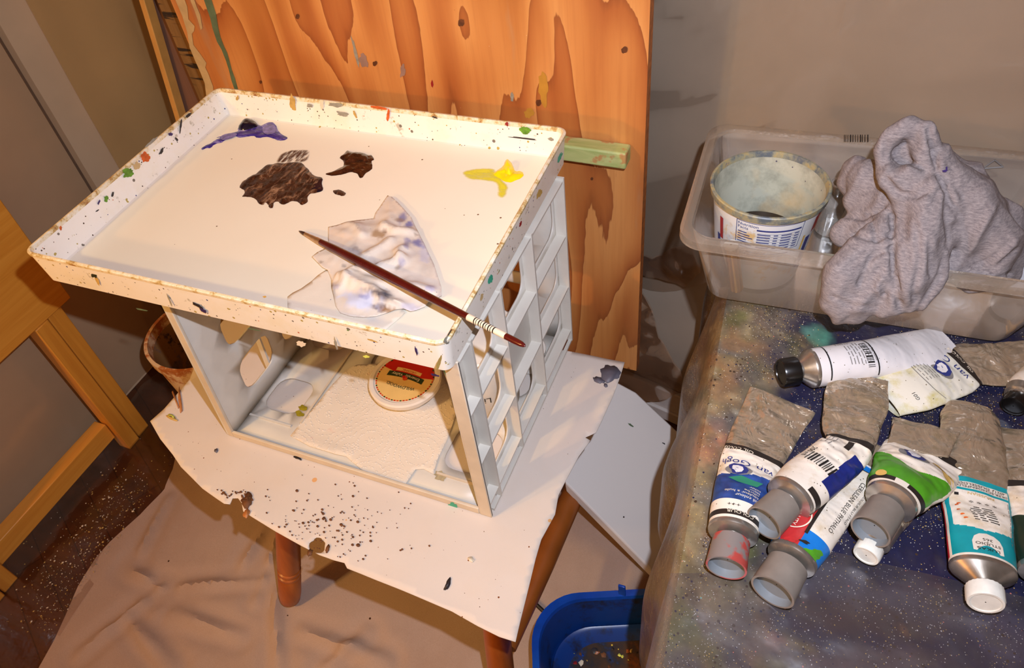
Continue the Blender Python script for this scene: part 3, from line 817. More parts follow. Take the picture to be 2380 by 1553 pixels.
for (cx, cy, rx, ry, m, sd) in ((575, 1165, 12, 17, 'burnt', 2), (738, 1296, 24, 8, 'burnt', 3), (1415, 872, 26, 18, 'paint_grey', 6), (1395, 887, 12, 8, 'paint_grey', 8), (1408, 898, 5, 5, 'paint_grey', 9), (503, 1048, 5, 5, 'paint_grey', 4)):
    pass
for (cx, cy, rx, ry, m, sd) in ((1416, 868, 24, 17, 'slate_paint', 6), (1392, 884, 13, 7, 'slate_paint', 8), (1408, 897, 5, 4, 'slate_paint', 9), (503, 1048, 4, 5, 'slate_paint', 4), (575, 1166, 13, 17, 'burnt', 2), (574, 1195, 7, 12, 'drip_brown', 12), (720, 1285, 6, 9, 'burnt', 21),
                             (762, 1276, 4, 8, 'burnt', 22), (1040, 1358, 5, 17, 'paint_dark', 5), (692, 1065, 10, 2.5, 'paint_dark', 31), (678, 1053, 5, 1.6, 'paint_dark', 33), (400, 972, 12, 4, 'paint_ochre', 14), (398, 968, 9, 5, 'yellow_stain', 15), (1095, 1300, 9, 6, 'cream', 16)):
    if m not in M: plain('slate_paint', (98, 96, 108), .5, var=.1)
    b.decal(rough_poly(cx, cy, rx, ry, .5 if cx == 1040 else .4, .3, sd), on_sheet, m, .0002)
rng = random.Random(11)
for _ in range(260):
    cx, cy = rng.gauss(765, 85), rng.gauss(1235, 46); r = abs(rng.gauss(0, 1.1)) + .7
    if rng.random() < .2: cx, cy, r = rng.gauss(545, 22), rng.gauss(1152, 9), abs(rng.gauss(0, 1.2)) + .9
    w = P(cx, cy, ZS)
    if not inside(w.x, w.y, out) or edged(w.x, w.y, out) < .004: continue
    b.decal(rough_poly(cx, cy, r, r * .9, 0, .2, 3, 8), on_sheet, 'burnt', .0002)
b.decal([(416, 898), (420, 920), (423, 940), (424, 955), (419, 960), (417, 945), (414, 925)], on_sheet, 'drip_brown', .0004)
b.decal([(402, 908), (417, 946), (414, 950), (399, 911)], on_sheet, 'drip_brown', .0004)
tag(b.build('canvas_sheet', solid=.0012), 'white primed canvas sheet with brown specks and burnt holes lying on the stool', 'canvas sheet')

# ================================================================== white crate lying on its side
X0, X1, Y0, Y1, Z0, Z1 = -.690, -.2795, .414, .735, ZS + .0012, -.0505
XL = lambda z: X0 + .030 * (z - Z0) / (Z1 - Z0)      # the left wall leans a little inward
cr = thing('plastic_crate', 'white ribbed plastic crate on its side under the paint tray', 'crate', (-.476, .55, Z0))
def rr2(a0, a1, c0, c1, r): return [(p.x, p.y) for p in rrect(a0, a1, c0, c1, r, 0, 4)]
def wall(name, ext, holes, to3d, th, m='crate_white', extra=None):
    a0, a1, c0, c1 = ext
    b = MB(); b.patch(dens([(a0, c0), (a1, c0), (a1, c1), (a0, c1)], .03), .03, lambda x, y, e: to3d(x, y), m, False, holes=[rr2(*h) for h in holes])
    o = b.build(name, cr, solid=th); return o
HZ = [-.327, -.238, -.146, -.058]
RY = [.416, .447, .526, .620, .732]
# right wall: thin panel set in, deep ribs outside
holes = []
for (ya, yb) in ((.447, .526), (.620, .732)):
    for k in range(3): holes.append((ya + .009, yb - .007, HZ[k] + .010, HZ[k + 1] - .008, .018))
holes += [(.535, .613, -.320, -.250, .018), (.535, .613, -.136, -.068, .018)]
wall('right_wall', (Y0 + .002, Y1 - .002, Z0 + .002, Z1 - .002), holes, lambda y, z: Vector((X1 - .0150, y, z)), .0025)
for k, y in enumerate(RY):
    g = MB(); g.box((X1 - .0170, y - .0016, Z0 + .002), (X1, y + .0016, Z1 - .002), 'crate_white'); g.build('rib', cr)
for k, z in enumerate(HZ):
    for j in range(4):
        if j == 2 and k == 1 and False: continue
        g = MB(); g.box((X1 - .0170, RY[j] + .0016, z - .0014), (X1 - .0012, RY[j + 1] - .0016, z + .0014), 'crate_white'); g.build('rib', cr)
g = MB(); g.box((X1 - .006, .425, Z0), (X1 - .001, Y1, Z0 + .004), 'crate_white'); g.build('bottom_edge', cr)
# left wall, seen from inside
lh = [(.468, .538, -.312, -.250, .02), (.468, .538, -.218, -.156, .02), (.468, .538, -.124, -.07, .02),
      (.565, .625, -.312, -.250, .02), (.565, .625, -.218, -.156, .02), (.565, .625, -.124, -.07, .02), (.648, .705, -.312, -.250, .02), (.648, .705, -.218, -.156, .02), (.648, .705, -.124, -.07, .02)]
wall('left_wall', (Y0 + .002, Y1 - .002, Z0 + .002, Z1 - .002), lh, lambda y, z: Vector((XL(z) + .006, y, z)), .003)
for y in RY:
    g = MB(); g.add([(XL(z) + d, y + e, z) for z in (Z0 + .002, Z1 - .002) for d, e in ((-.006, -.0016), (.0028, -.0016), (.0028, .0016), (-.006, .0016))], [(3, 2, 1, 0), (4, 5, 6, 7), (0, 1, 5, 4), (1, 2, 6, 5), (2, 3, 7, 6), (3, 0, 4, 7)], 'crate_white'); g.build('rib', cr)
# base, back and top panels
bh = [(-.676, -.614, .472, .534, .02), (-.676, -.614, .600, .672, .02), (-.376, -.308, .462, .536, .02), (-.372, -.308, .600, .672, .02), (-.56, -.50, .585, .66, .02), (-.47, -.41, .585, .66, .02)]
wall('base_panel', (X0 + .006, X1 - .0175, Y0 + .004, Y1 - .002), bh, lambda x, y: Vector((x, y, Z0 + .0045)), .003)
g = MB(); g.box((X0 + .008, .452, Z0 + .0045), (-.61, .455, Z0 + .0065), 'crate_white'); g.build('base_ridge', cr)
g = MB(); g.box((-.374, .448, Z0 + .0045), (X1 - .0185, .451, Z0 + .0065), 'crate_edge'); g.build('base_ridge', cr)
g = MB(); g.box((-.600, .462, Z0 + .0045), (-.597, .71, Z0 + .0075), 'crate_edge'); g.build('base_ridge', cr)
kh = []
for xa in (-.632, -.555, -.478, -.40):
    for k in range(3): kh.append((xa, xa + .062, HZ[k] + .012, HZ[k + 1] - .010, .016))
wall('back_wall', (X0 + .036, X1 - .0175, Z0 + .005, Z1 - .003), kh, lambda x, z: Vector((x, Y1 - .004, z)), -.003)
th_ = []
for xa in (-.632, -.555, -.478, -.40):
    for (ya, yb) in ((.445, .525), (.555, .635), (.655, .71)): th_.append((xa, xa + .062, ya, yb, .016))
wall('top_panel', (X0 + .036, X1 - .0175, Y0 + .004, Y1 - .002), th_, lambda x, y: Vector((x, y, Z1 - .0005)), .003)
g = MB(); g.decal(rough_poly(704, 948, 9, 7, .3, .3, 3, 20), lambda x, y: P(x, y, Z0 + .0046), 'olive_paint', .0006); g.decal(rough_poly(696, 962, 10, 7, .2, .3, 5, 20), lambda x, y: P(x, y, Z0 + .0046), 'olive_paint', .0006); g.build('paint_stain', cr, label='olive yellow paint stain')
g = MB(); g.decal(rough_poly(1022, 1106, 15, 9, .2, .4, 7, 26), lambda x, y: P(x, y, Z0 + .0046), 'dirt_stain', .0006); g.build('dirt_stain', cr, label='brown dirt stain')
# front frame
g = MB()
g.add([(XL(z) + d, Y0 + e, z) for z in (Z0, Z1 - .001) for d, e in ((-.003, 0), (.0065, 0), (.0065, .0045), (-.003, .0045))], [(3, 2, 1, 0), (4, 5, 6, 7), (0, 1, 5, 4), (1, 2, 6, 5), (2, 3, 7, 6), (3, 0, 4, 7)], 'crate_edge'); g.box((X1 - .0165, Y0, Z0), (X1, Y0 + .0035, Z1 - .001), 'crate_edge')
g.box((X0 + .0065, Y0, Z0), (X1 - .0175, Y0 + .0045, Z0 + .012), 'crate_edge'); g.box((X0 + .0365, Y0, Z1 - .013), (X1 - .0175, Y0 + .0045, Z1 - .001), 'crate_edge')
k_ = rough_poly(1052, 1176, 10, 8, .3, .3, 3, 16)
g.decal(k_, lambda x, y: PY(x, y, Y0), 'paint_teal', .0006)
g.build('front_frame', cr, bevel=.0012)

# ================================================================== paint tray
TC = Vector((-.5395, .5710, 0)); TA = math.radians(1.25)
def TR(x, y, z): return Vector((TC.x + x * math.cos(TA) - y * math.sin(TA), TC.y + x * math.sin(TA) + y * math.cos(TA), z))
hx, hy = .2625, .1850
tr = thing('paint_tray', 'large white rectangular paint tray spattered with paint on top of the crate', 'tray', (TC.x, TC.y, -.05))
ZB, ZFL = -.0493, -.0375
def tl(i, z, r): return [TR(p.x, p.y, z) for p in rrect(-hx + i, hx - i, -hy + i, hy - i, max(.003, r - i), 0, 8)]
b = MB()
b.rings([tl(.011, ZB, .014), tl(.010, ZB + .0045, .014), tl(.0045, ZB + .005, .014), tl(.0012, -.0045, .014), tl(0, -.004, .014), tl(-.0003, -.001, .014), tl(.001, 0, .014), tl(.0032, 0, .014), tl(.0042, -.0012, .014), tl(.0046, -.005, .014),
         tl(.0085, ZFL + .006, .014), tl(.0105, ZFL + .001, .014), tl(.013, ZFL, .014)], 'tray_white', True,
        mats=['tray_white'] * 3 + ['tray_rim'] * 6 + ['tray_white'] * 3, closed_end=True, fill='tray_floor')
# splashes on the inside of the far and left walls
def far_in(x, y):   # far inner wall
    n = Vector((math.sin(TA), -math.cos(TA), 0)); q = TR(0, hy - .0062, 0); d = ray(x, y); return CAM + d * (n.dot(q - CAM) / n.dot(d))
def left_in(x, y):
    n = Vector((math.cos(TA), math.sin(TA), 0)); q = TR(-hx + .0062, 0, 0); d = ray(x, y); return CAM + d * (n.dot(q - CAM) / n.dot(d))
def front_out(x, y):
    n = Vector((math.sin(TA), -math.cos(TA), 0)); q = TR(0, -hy + .0022, 0); d = ray(x, y); return CAM + d * (n.dot(q - CAM) / n.dot(d))
def right_out(x, y):
    n = Vector((math.cos(TA), math.sin(TA), 0)); q = TR(hx - .0022, 0, 0); d = ray(x, y); return CAM + d * (n.dot(q - CAM) / n.dot(d))
spl = [  # px, py, rx, ry, rot, mat, surface
    (338, 366, 13, 14, -.5, 'paint_orange', left_in), (298, 402, 16, 13, -.6, 'paint_green', left_in), (318, 385, 9, 12, .2, 'drip_sage', left_in),
    (405, 345, 26, 9, -.72, 'paint_ochre', left_in), (375, 352, 4, 12, .6, 'paint_dark', left_in), (420, 292, 3, 18, .1, 'paint_dark', left_in), (396, 312, 7, 4, 0, 'paint_violet', left_in), (438, 268, 10, 4, -.6, 'paint_dark', left_in),
    (412, 326, 10, 3, .9, 'paint_dark', left_in), (247, 462, 6, 10, .2, 'paint_green', left_in), (262, 452, 3, 8, .2, 'paint_dark', left_in), (230, 470, 3, 8, .4, 'paint_violet', left_in), (141, 530, 4, 6, 0, 'paint_orange', left_in), (352, 330, 20, 4, -.7, 'paint_grey', left_in), (226, 490, 6, 2, -.6, 'paint_dark', left_in),
    (680, 238, 9, 26, -.15, 'paint_ochre', far_in), (552, 228, 4, 7, .2, 'paint_ochre', far_in), (720, 246, 9, 6, .2, 'paint_grey', far_in), (780, 244, 20, 6, .1, 'paint_grey', far_in), (795, 265, 16, 7, .2, 'paint_grey', far_in), (748, 245, 5, 14, 0, 'cream', far_in),
    (902, 268, 4, 15, .15, 'paint_orange', far_in), (880, 250, 22, 4, .15, 'paint_orange', far_in), (825, 266, 3, 14, -.5, 'paint_ochre', far_in), (840, 288, 8, 4, .4, 'paint_ochre', far_in), (968, 302, 18, 5, .1, 'paint_orange', far_in), (1220, 303, 15, 11, .2, 'paint_green', far_in),
    (1206, 331, 7, 9, .1, 'paint_red', far_in), (1225, 342, 14, 4, .15, 'paint_red', far_in), (1175, 334, 26, 3, .12, 'paint_dark', far_in), (1215, 322, 40, 3, .1, 'paint_dark', far_in), (1225, 333, 42, 2.5, .1, 'paint_grey', far_in), (1090, 312, 14, 6, .1, 'drip_sage', far_in), (1178, 288, 5, 6, 0, 'paint_red', far_in), (1010, 273, 8, 2.5, .3, 'paint_dark', far_in), (990, 308, 3, 3, 0, 'paint_dark', far_in), (1120, 333, 4, 3, 0, 'paint_dark', far_in), (1280, 324, 9, 4, .4, 'paint_grey', far_in), (925, 298, 20, 3.5, .1, 'paint_grey', far_in), (735, 275, 8, 3, .2, 'paint_grey', far_in),
    (219, 640, 8, 7, .5, 'teal_dark', front_out), (226, 652, 4, 16, -.4, 'paint_ochre', front_out), (459, 710, 18, 4, .5, 'paint_dark', front_out), (472, 722, 12, 4, .6, 'paint_violet', front_out), (395, 700, 2, 20, -.4, 'paint_grey', front_out), (781, 800, 3, 20, -.25, 'paint_grey', front_out), (967, 815, 3, 14, -.3, 'paint_violet', front_out), (851, 829, 10, 4, .2, 'yellow_stain', front_out), (615, 690, 5, 3, 0, 'paint_ochre', front_out), (590, 766, 18, 2, .2, 'drip_teal', front_out), (866, 792, 14, 2, .3, 'paint_ochre', front_out), (700, 800, 16, 8, .2, 'cream', front_out), (1010, 872, 12, 3, .2, 'paint_violet', front_out), (330, 720, 16, 2, .2, 'drip_teal', front_out),
    (1050, 780, 9, 22, .35, 'paint_dark', right_out), (1040, 790, 8, 12, .4, 'paint_grey', right_out), (1140, 648, 7, 13, .2, 'paint_teal', right_out), (1210, 520, 3, 8, .3, 'paint_red', right_out), (1302, 365, 4, 14, .4, 'paint_teal', right_out), (1253, 450, 6, 14, .4, 'paint_ochre', right_out), (1021, 843, 5, 18, .3, 'paint_ochre', right_out), (1120, 690, 4, 10, .3, 'drip_sage', right_out)]
plain('teal_dark', (36, 42, 24), .5)
for i, (a, c, rx, ry, ro, m, fn) in enumerate(spl): b.decal(rough_poly(a, c, rx * .8, ry * .8, ro, .30, i + 1, 36), fn, m, .0007)
b.build('tray_body', tr)

# ------------------------------------------------------------------ paint on the tray
ZT_ = ZFL + .0002
def soften(pix, sp, seed, amp=.0007):
    w = WP(pix, ZT_)
    for _ in range(2):
        q = []
        for i, (ax, ay) in enumerate(w):
            bx_, by_ = w[(i + 1) % len(w)]; q += [(ax * .75 + bx_ * .25, ay * .75 + by_ * .25), (ax * .25 + bx_ * .75, ay * .25 + by_ * .75)]
        w = q
    w = dens(w, sp)
    w = [(x + amp * nz(x, y, seed, 190) + amp * .6 * nz(x, y, seed + 2, 420), y + amp * nz(x, y, seed + 7, 190) + amp * .6 * nz(x, y, seed + 9, 420)) for x, y in w]
    if sum(w[i][0] * w[(i + 1) % len(w)][1] - w[(i + 1) % len(w)][0] * w[i][1] for i in range(len(w))) < 0: w = w[::-1]
    return w
def heap(name, lab, pix, m, h, freq, seed, sp=.0022, decals=(), edge=.006, floor=.0004):
    b = MB(); out = soften(pix, sp, seed)
    b.patch(out, sp, lambda x, y, e: Vector((x, y, ZT_ + floor * (1 if e > 0 else 0) + h * sm(0, edge, e) * max(.12, .5 + .75 * fbm(x, y, seed, freq)))), m)
    for dp, dm, dh in decals:
        o2 = soften(dp, sp, seed + 3)
        pts, tris = fill(o2, sp); ee = [edged(x, y, o2) if k >= len(o2) else 0 for k, (x, y) in enumerate(pts)]
        top_ = floor + h * .9 if dm in ('ultra_pale',) else .0002
        vs_ = [Vector((x, y, ZT_ + top_ + (dh * math.sqrt(min(1, e / .008)) * (1 + .25 * fbm(x, y, seed, 90)) if e > 0 else 0))) for (x, y), e in zip(pts, ee)]
        b.add(vs_, tris, dm, True, [(max(.002, sm(0, .0042, e)),) * 3 for e in ee] if dm.startswith('smear') else None)
    o = b.build(name); tag(o, lab, 'paint', 'oil paints squeezed out on the tray'); return o
Z2 = lambda pts: zoomed(400, 150, 3.882, pts)
heap('paint_blob', 'dark navy and violet blue paint smear near the far left corner of the tray',
     Z2([(590, 582), (620, 530), (650, 500), (700, 495), (745, 512), (778, 545), (805, 552), (850, 525), (900, 515), (940, 545), (950, 590), (1000, 640), (1052, 657), (1020, 686), (955, 686), (905, 665), (850, 650), (770, 668), (740, 640), (660, 655), (590, 660), (575, 640), (460, 690), (455, 705), (385, 715), (345, 760), (310, 750), (270, 774), (262, 755), (300, 728), (340, 716), (400, 675), (450, 655), (380, 664), (470, 640), (550, 612), (600, 604)]),
     'paint_ultra', .0012, 60, 3, .0022, [(Z2([(460, 640), (550, 622), (585, 625), (590, 655), (455, 700), (440, 665)]), 'ultra_pale', .0004), (Z2([(850, 560), (900, 540), (940, 570), (950, 610), (900, 640), (840, 640), (810, 600)]), 'ultra_pale', .0003), (Z2([(590, 582), (612, 545), (645, 505), (700, 495), (745, 512), (780, 550), (770, 572), (690, 592), (630, 604)]), 'paint_ultra_dark', .0062)])
heap('paint_blob', 'large brown smear of mixed paint in the middle of the tray',
     Z2([(600, 1110), (640, 1050), (660, 1040), (720, 1000), (760, 985), (810, 940), (860, 898), (900, 905), (940, 885), (1000, 892), (1090, 878), (1180, 888), (1200, 925), (1230, 945), (1250, 975), (1290, 1010), (1355, 1018), (1360, 1045), (1340, 1075), (1375, 1135), (1300, 1162), (1240, 1165), (1218, 1205), (1232, 1240), (1165, 1277), (1142, 1240), (1085, 1230), (1050, 1245), (1010, 1268), (970, 1255), (965, 1235), (915, 1240), (912, 1292), (880, 1300), (868, 1265), (840, 1240), (825, 1272), (780, 1255), (770, 1230), (740, 1208), (690, 1190), (620, 1198), (650, 1170), (660, 1140), (625, 1118)]),
     'paint_mix', .0022, 85, 6, .0020, [(Z2([(1340, 1022), (1362, 1035), (1345, 1070), (1372, 1138), (1300, 1160), (1240, 1135), (1260, 1060)]), 'paint_ultra_dark', .0016), (Z2([(975, 1215), (1030, 1205), (1045, 1240), (1000, 1266), (972, 1250)]), 'paint_umber', .004), (Z2([(775, 1225), (825, 1240), (822, 1270), (785, 1258)]), 'paint_umber', .003), (Z2([(878, 1262), (912, 1262), (910, 1296), (882, 1298)]), 'paint_umber', .003), (Z2([(1145, 1235), (1228, 1235), (1165, 1276)]), 'paint_umber', .0025),
                                    (Z2([(930, 888), (960, 820), (1040, 775), (1160, 765), (1250, 770), (1240, 850), (1190, 890), (1080, 884), (1000, 895)]), 'smear_brown', .0001)])
heap('paint_blob', 'glossy dark brown paint blob beside the big brown smear',
     Z2([(1505, 838), (1545, 818), (1580, 772), (1612, 792), (1660, 790), (1720, 795), (1770, 820), (1800, 814), (1826, 858), (1795, 872), (1812, 920), (1795, 955), (1740, 985), (1722, 1018), (1690, 1028), (1676, 985), (1620, 968), (1560, 985), (1500, 1000), (1430, 1004), (1368, 986), (1450, 966), (1520, 930), (1552, 912), (1545, 868)]),
     'paint_umber', .0022, 70, 9, .0020, [(Z2([(1505, 838), (1545, 818), (1580, 772), (1620, 800), (1690, 792), (1760, 815), (1790, 870), (1760, 900), (1680, 890), (1560, 915), (1548, 870)]), 'paint_umber', .0042)])
heap('paint_blob', 'tiny oval drop of brown paint right of the big brown smear', rough_poly(789, 448, 15, 6.5, .25, .12, 4, 24), 'paint_mix', .0014, 60, 12, .0016)
Z3 = lambda pts: zoomed(900, 150, 3.106, pts)
heap('paint_blob', 'bright yellow paint blob near the right end of the tray',
     Z3([(752, 790), (790, 768), (830, 740), (850, 715), (890, 712), (912, 745), (925, 775), (965, 765), (992, 800), (960, 825), (925, 838), (880, 858), (820, 832)]), 'paint_yellow', .0055, 60, 15, .0020,
     [(Z3([(525, 770), (650, 750), (760, 745), (790, 768), (830, 830), (860, 860), (880, 875), (860, 968), (785, 965), (800, 855), (690, 840), (570, 835)]), 'smear_yellow', .0001), (Z3([(850, 718), (890, 712), (912, 745), (920, 790), (880, 815), (850, 790), (835, 760)]), 'paint_yellow', .013)], .009)

# ------------------------------------------------------------------ paper towels on the tray
Z7 = lambda pts: zoomed(650, 450, 3.883, pts)
CW, CWARM, CBL, CGR, CBR, CTAN = srgb(232, 224, 216), srgb(230, 214, 196), srgb(96, 98, 164), srgb(70, 70, 84), srgb(84, 50, 22), srgb(158, 128, 94)
def towel(name, lab, pix, zf, col, m, sp=.004, group=None, th=.0006):
    b = MB(); out = dens(WP(pix, ZT_), sp)
    if sum(out[i][0] * out[(i + 1) % len(out)][1] - out[(i + 1) % len(out)][0] * out[i][1] for i in range(len(out))) < 0: out = out[::-1]
    b.patch(out, sp, zf, m, True, col); o = b.build(name, solid=th); tag(o, lab, 'paper towel', group); return o
towel('paper_towel', 'flat white paper towel lying under the stained crumpled one on the tray',
      Z7([(75, 940), (120, 905), (200, 865), (290, 800), (350, 745), (420, 700), (700, 720), (1000, 900), (1135, 1082), (1060, 1150), (955, 1242), (860, 1228), (560, 1150), (300, 1095), (150, 1060), (76, 1036)]),
      lambda x, y, e: Vector((x, y, ZT_ + .0016 + .0007 * fbm(x, y, 2, 30))), stain_fn(srgb(222, 210, 192), [(870, 735, 30, 16, .2, srgb(196, 196, 200), .5)]), 'towel_stained', .005)
stains = [(935, 507, 18, 10, -1, CBL, .7), (950, 522, 10, 8, 0, CBL, .8), (930, 512, 14, 6, .3, CTAN, .6), (880, 545, 20, 12, .1, CTAN, .9), (893, 538, 8, 5, .2, srgb(110, 78, 50), .7), (885, 684, 28, 13, .15, CGR, .95), (872, 680, 34, 8, .2, CGR, .5),
          (880, 714, 30, 9, .25, CBR, .95), (908, 722, 26, 8, .2, srgb(150, 110, 70), .8), (840, 700, 48, 24, .1, srgb(196, 202, 226), .8), (842, 688, 14, 7, 0, CBL, .5), (970, 566, 16, 12, .3, CBL, .8), (945, 565, 10, 12, 0, CBL, .55), (985, 590, 14, 24, -.4, srgb(176, 178, 206), .5),
          (932, 610, 12, 16, .5, CBL, .45), (925, 620, 10, 6, -.7, srgb(130, 100, 66), .6), (820, 580, 22, 14, .3, srgb(170, 166, 168), .7), (826, 578, 10, 6, .2, CBR, .35), (860, 610, 26, 14, .4, srgb(176, 164, 158), .6), (800, 618, 8, 4, 0, CGR, .5), (745, 610, 6, 5, 0, srgb(130, 110, 90), .6), (780, 665, 12, 8, .2, srgb(150, 150, 180), .6), (775, 685, 6, 12, 0, CGR, .35),
          (1000, 670, 16, 8, 0, srgb(150, 150, 200), .5), (1020, 690, 12, 10, 0, srgb(150, 146, 150), .5), (950, 715, 30, 12, .2, srgb(180, 182, 214), .5), (967, 546, 6, 5, 0, CBR, .7), (790, 555, 30, 20, 0, srgb(222, 200, 178), .6), (920, 480, 26, 20, 0, srgb(232, 214, 190), .6), (800, 720, 30, 16, .3, srgb(216, 200, 184), .5)]
folds = [(Z7([(1110, 660), (1090, 590), (1130, 555)]), .006), (Z7([(700, 750), (860, 750), (980, 700), (1110, 665)]), .007), (Z7([(560, 790), (700, 860), (860, 930), (960, 1010), (1130, 1075)]), .008), (Z7([(960, 340), (1060, 390), (1190, 380), (1245, 370)]), .006), (Z7([(640, 760), (900, 850), (1200, 890), (1380, 910)]), .005), (Z7([(1010, 480), (900, 560), (800, 620)]), .005), (Z7([(470, 860), (560, 880), (620, 830)]), .005), (Z7([(600, 280), (700, 330), (760, 420)]), .005)]
fw = [([(P(a, c, ZT_).x, P(a, c, ZT_).y) for a, c in pl], h) for pl, h in folds]
def segd(x, y, pl):
    best = 1e9
    for i in range(len(pl) - 1):
        ax, ay = pl[i]; bx, by = pl[i + 1]; dx, dy = bx - ax, by - ay; t = max(0, min(1, ((x - ax) * dx + (y - ay) * dy) / (dx * dx + dy * dy)))
        best = min(best, math.hypot(ax + dx * t - x, ay + dy * t - y))
    return best
def crumple(x, y, e):
    z = .0022 + .0028 * max(0, fbm(x, y, 7, 24) + .3) * sm(0, .02, e) + .0035 * sm(0, .03, e)
    for pl, h in fw:
        d = segd(x, y, pl) + .0018 * nz(x, y, 3, 90); z += h * (math.exp(-(d / .006) ** 2)) * sm(0, .012, e + .003)
    return Vector((x, y, ZT_ + .0018 + z))
tc0 = stain_fn(srgb(214, 203, 190), stains, .55, 110, 2)
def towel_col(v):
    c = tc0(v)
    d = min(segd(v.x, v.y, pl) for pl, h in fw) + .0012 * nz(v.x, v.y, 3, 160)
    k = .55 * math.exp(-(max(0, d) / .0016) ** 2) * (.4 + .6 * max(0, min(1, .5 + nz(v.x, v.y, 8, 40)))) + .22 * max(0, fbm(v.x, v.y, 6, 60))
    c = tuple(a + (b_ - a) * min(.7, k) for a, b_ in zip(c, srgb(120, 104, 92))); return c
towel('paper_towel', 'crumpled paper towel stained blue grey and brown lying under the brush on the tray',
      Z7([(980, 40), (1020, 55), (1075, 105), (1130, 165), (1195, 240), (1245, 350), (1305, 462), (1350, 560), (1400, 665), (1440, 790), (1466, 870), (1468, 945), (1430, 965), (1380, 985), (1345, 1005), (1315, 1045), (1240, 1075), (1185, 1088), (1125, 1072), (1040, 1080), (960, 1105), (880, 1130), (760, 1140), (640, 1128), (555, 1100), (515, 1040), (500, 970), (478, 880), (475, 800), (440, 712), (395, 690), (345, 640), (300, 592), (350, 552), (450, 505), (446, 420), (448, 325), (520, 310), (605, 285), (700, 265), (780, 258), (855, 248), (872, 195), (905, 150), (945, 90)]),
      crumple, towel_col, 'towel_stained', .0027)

# ------------------------------------------------------------------ brush
bs = thing('paintbrush', 'long dark red paintbrush resting across the tray edge', 'paintbrush', P(700, 540, -.02))
T0 = P(695, 537, ZFL + .003); T1 = P(1088, 737, .0045); dr = (T1 - T0).normalized()
best = min(((PIX(T0 + dr * (k * .001))[0] - 1222) ** 2 + (PIX(T0 + dr * (k * .001))[1] - 805) ** 2, k * .001) for k in range(200, 500)); LB = best[1]
def bpart(name, lab, a0, a1, prof, m):
    g = MB(); pts = [T0 + dr * (LB * (a0 + (a1 - a0) * t)) for t, r in prof]
    g.tube(pts, [r for t, r in prof], m, 16); return g.build(name, bs, label=lab)
bpart('bristles', 'dark brown pointed bristles', 0, .040, [(0, .0004), (.3, .0015), (.7, .0022), (1, .0022)], 'bristle')
bpart('ferrule', 'tan metal ferrule', .036, .128, [(0, .0022), (.2, .0025), (.7, .0033), (.75, .0036), (.8, .0033), (.86, .0037), (1, .0037)], 'ferrule')
bpart('handle', 'glossy dark red handle', .127, .80, [(0, .0037), (.1, .0046), (.3, .0052), (.5, .0049), (.8, .0040), (1, .0034)], 'handle_red')
lb = bpart('label_band', 'cream band printed with rings', .80, .935, [(0, .0035), (.5, .00325), (1, .0031)], 'cream')
g = MB()
for k in range(9):
    t = .826 + .0085 * k; g.tube([T0 + dr * LB * t, T0 + dr * LB * (t + (.0022 if k % 2 else .0038))], .00343 - .00002 * k, 'ink_black', 16)
g.build('printed_rings', lb)
bpart('handle_tip', 'dark red rounded tip with a silver point', .935, 1, [(0, .0031), (.5, .0031), (.8, .0026), (.93, .0018), (1, .0006)], 'handle_red')

# ================================================================== things inside the crate
ZI = Z0 + .0046
pix = [(890, 960), (800, 905), (830, 850), (1000, 842), (1050, 900), (1075, 960), (1060, 1030), (1042, 1075), (1030, 1112), (992, 1092), (968, 1094), (942, 1130), (850, 1102), (800, 1062), (780, 1060), (720, 1040), (676, 1015), (700, 990), (716, 960), (745, 930), (770, 900), (800, 880)]
pix = [(676, 1015), (716, 965), (760, 915), (805, 862), (830, 850), (1005, 842), (1045, 905), (1062, 960), (1040, 1025), (1018, 1070), (1008, 1104), (985, 1092), (966, 1094), (942, 1130), (850, 1102), (806, 1064), (782, 1060), (720, 1040)]
b = MB(); out = dens(WP(pix, ZI), .006)
if sum(out[i][0] * out[(i + 1) % len(out)][1] - out[(i + 1) % len(out)][0] * out[i][1] for i in range(len(out))) < 0: out = out[::-1]
b.patch(out, .006, lambda x, y, e: Vector((x, y, ZI + .0022 + .0012 * fbm(x, y, 5, 18) + .0035 * max(0, nz(x, y, 2, 26)) * (1 - sm(0, .02, e)))), 'towel_quilted')
tag(b.build('paper_towel', solid=.0008), 'white quilted paper towel spread on the floor of the crate', 'paper towel')

# salsa tub, its printed lid turned upside down to us
tz = ZI + .0042; lidz = tz + .030
lc = P(941, 878, lidz); lr = .0510
tub = thing('food_tub', 'round food tub with red and cream printed lid inside the crate', 'tub', (lc.x, lc.y, tz))
b = MB(); b.lathe((lc.x, lc.y, tz), (0, 0, 1), [(0, .036), (.026, .0445)], 'white_plastic', 48, cap0=True); b.build('tub_body', tub)
b = MB(); b.lathe((lc.x, lc.y, lidz - .007), (0, 0, 1), [(-.002, lr + .001), (.005, lr + .002), (.0075, lr), (.0075, lr - .005), (.0058, lr - .007), (.0058, .001)], 'clear_lid', 64, cap1=True); ld = b.build('lid', tub)
ang = math.atan2(P(985, 925, lidz).y - lc.y, P(985, 925, lidz).x - lc.x)
tx_dir = (P(880, 868, lidz) - P(1000, 902, lidz)).normalized()      # lettering runs this way
ty_dir = Vector((0, 0, 1)).cross(tx_dir)
def LD(x, y, h=0): return Vector((lc.x, lc.y, lidz - .0011 + h)) + tx_dir * x + ty_dir * y
g = MB(); n = 48; R_ = lr - .0085
g.add([LD(R_ * math.cos(2 * math.pi * k / n), R_ * math.sin(2 * math.pi * k / n), .0002) for k in range(n)], [tuple(range(n))], 'salsa_cream')
ch = [(R_ * math.cos(a), R_ * math.sin(a)) for a in [math.radians(-14 - k * (152 / 24)) for k in range(25)]]
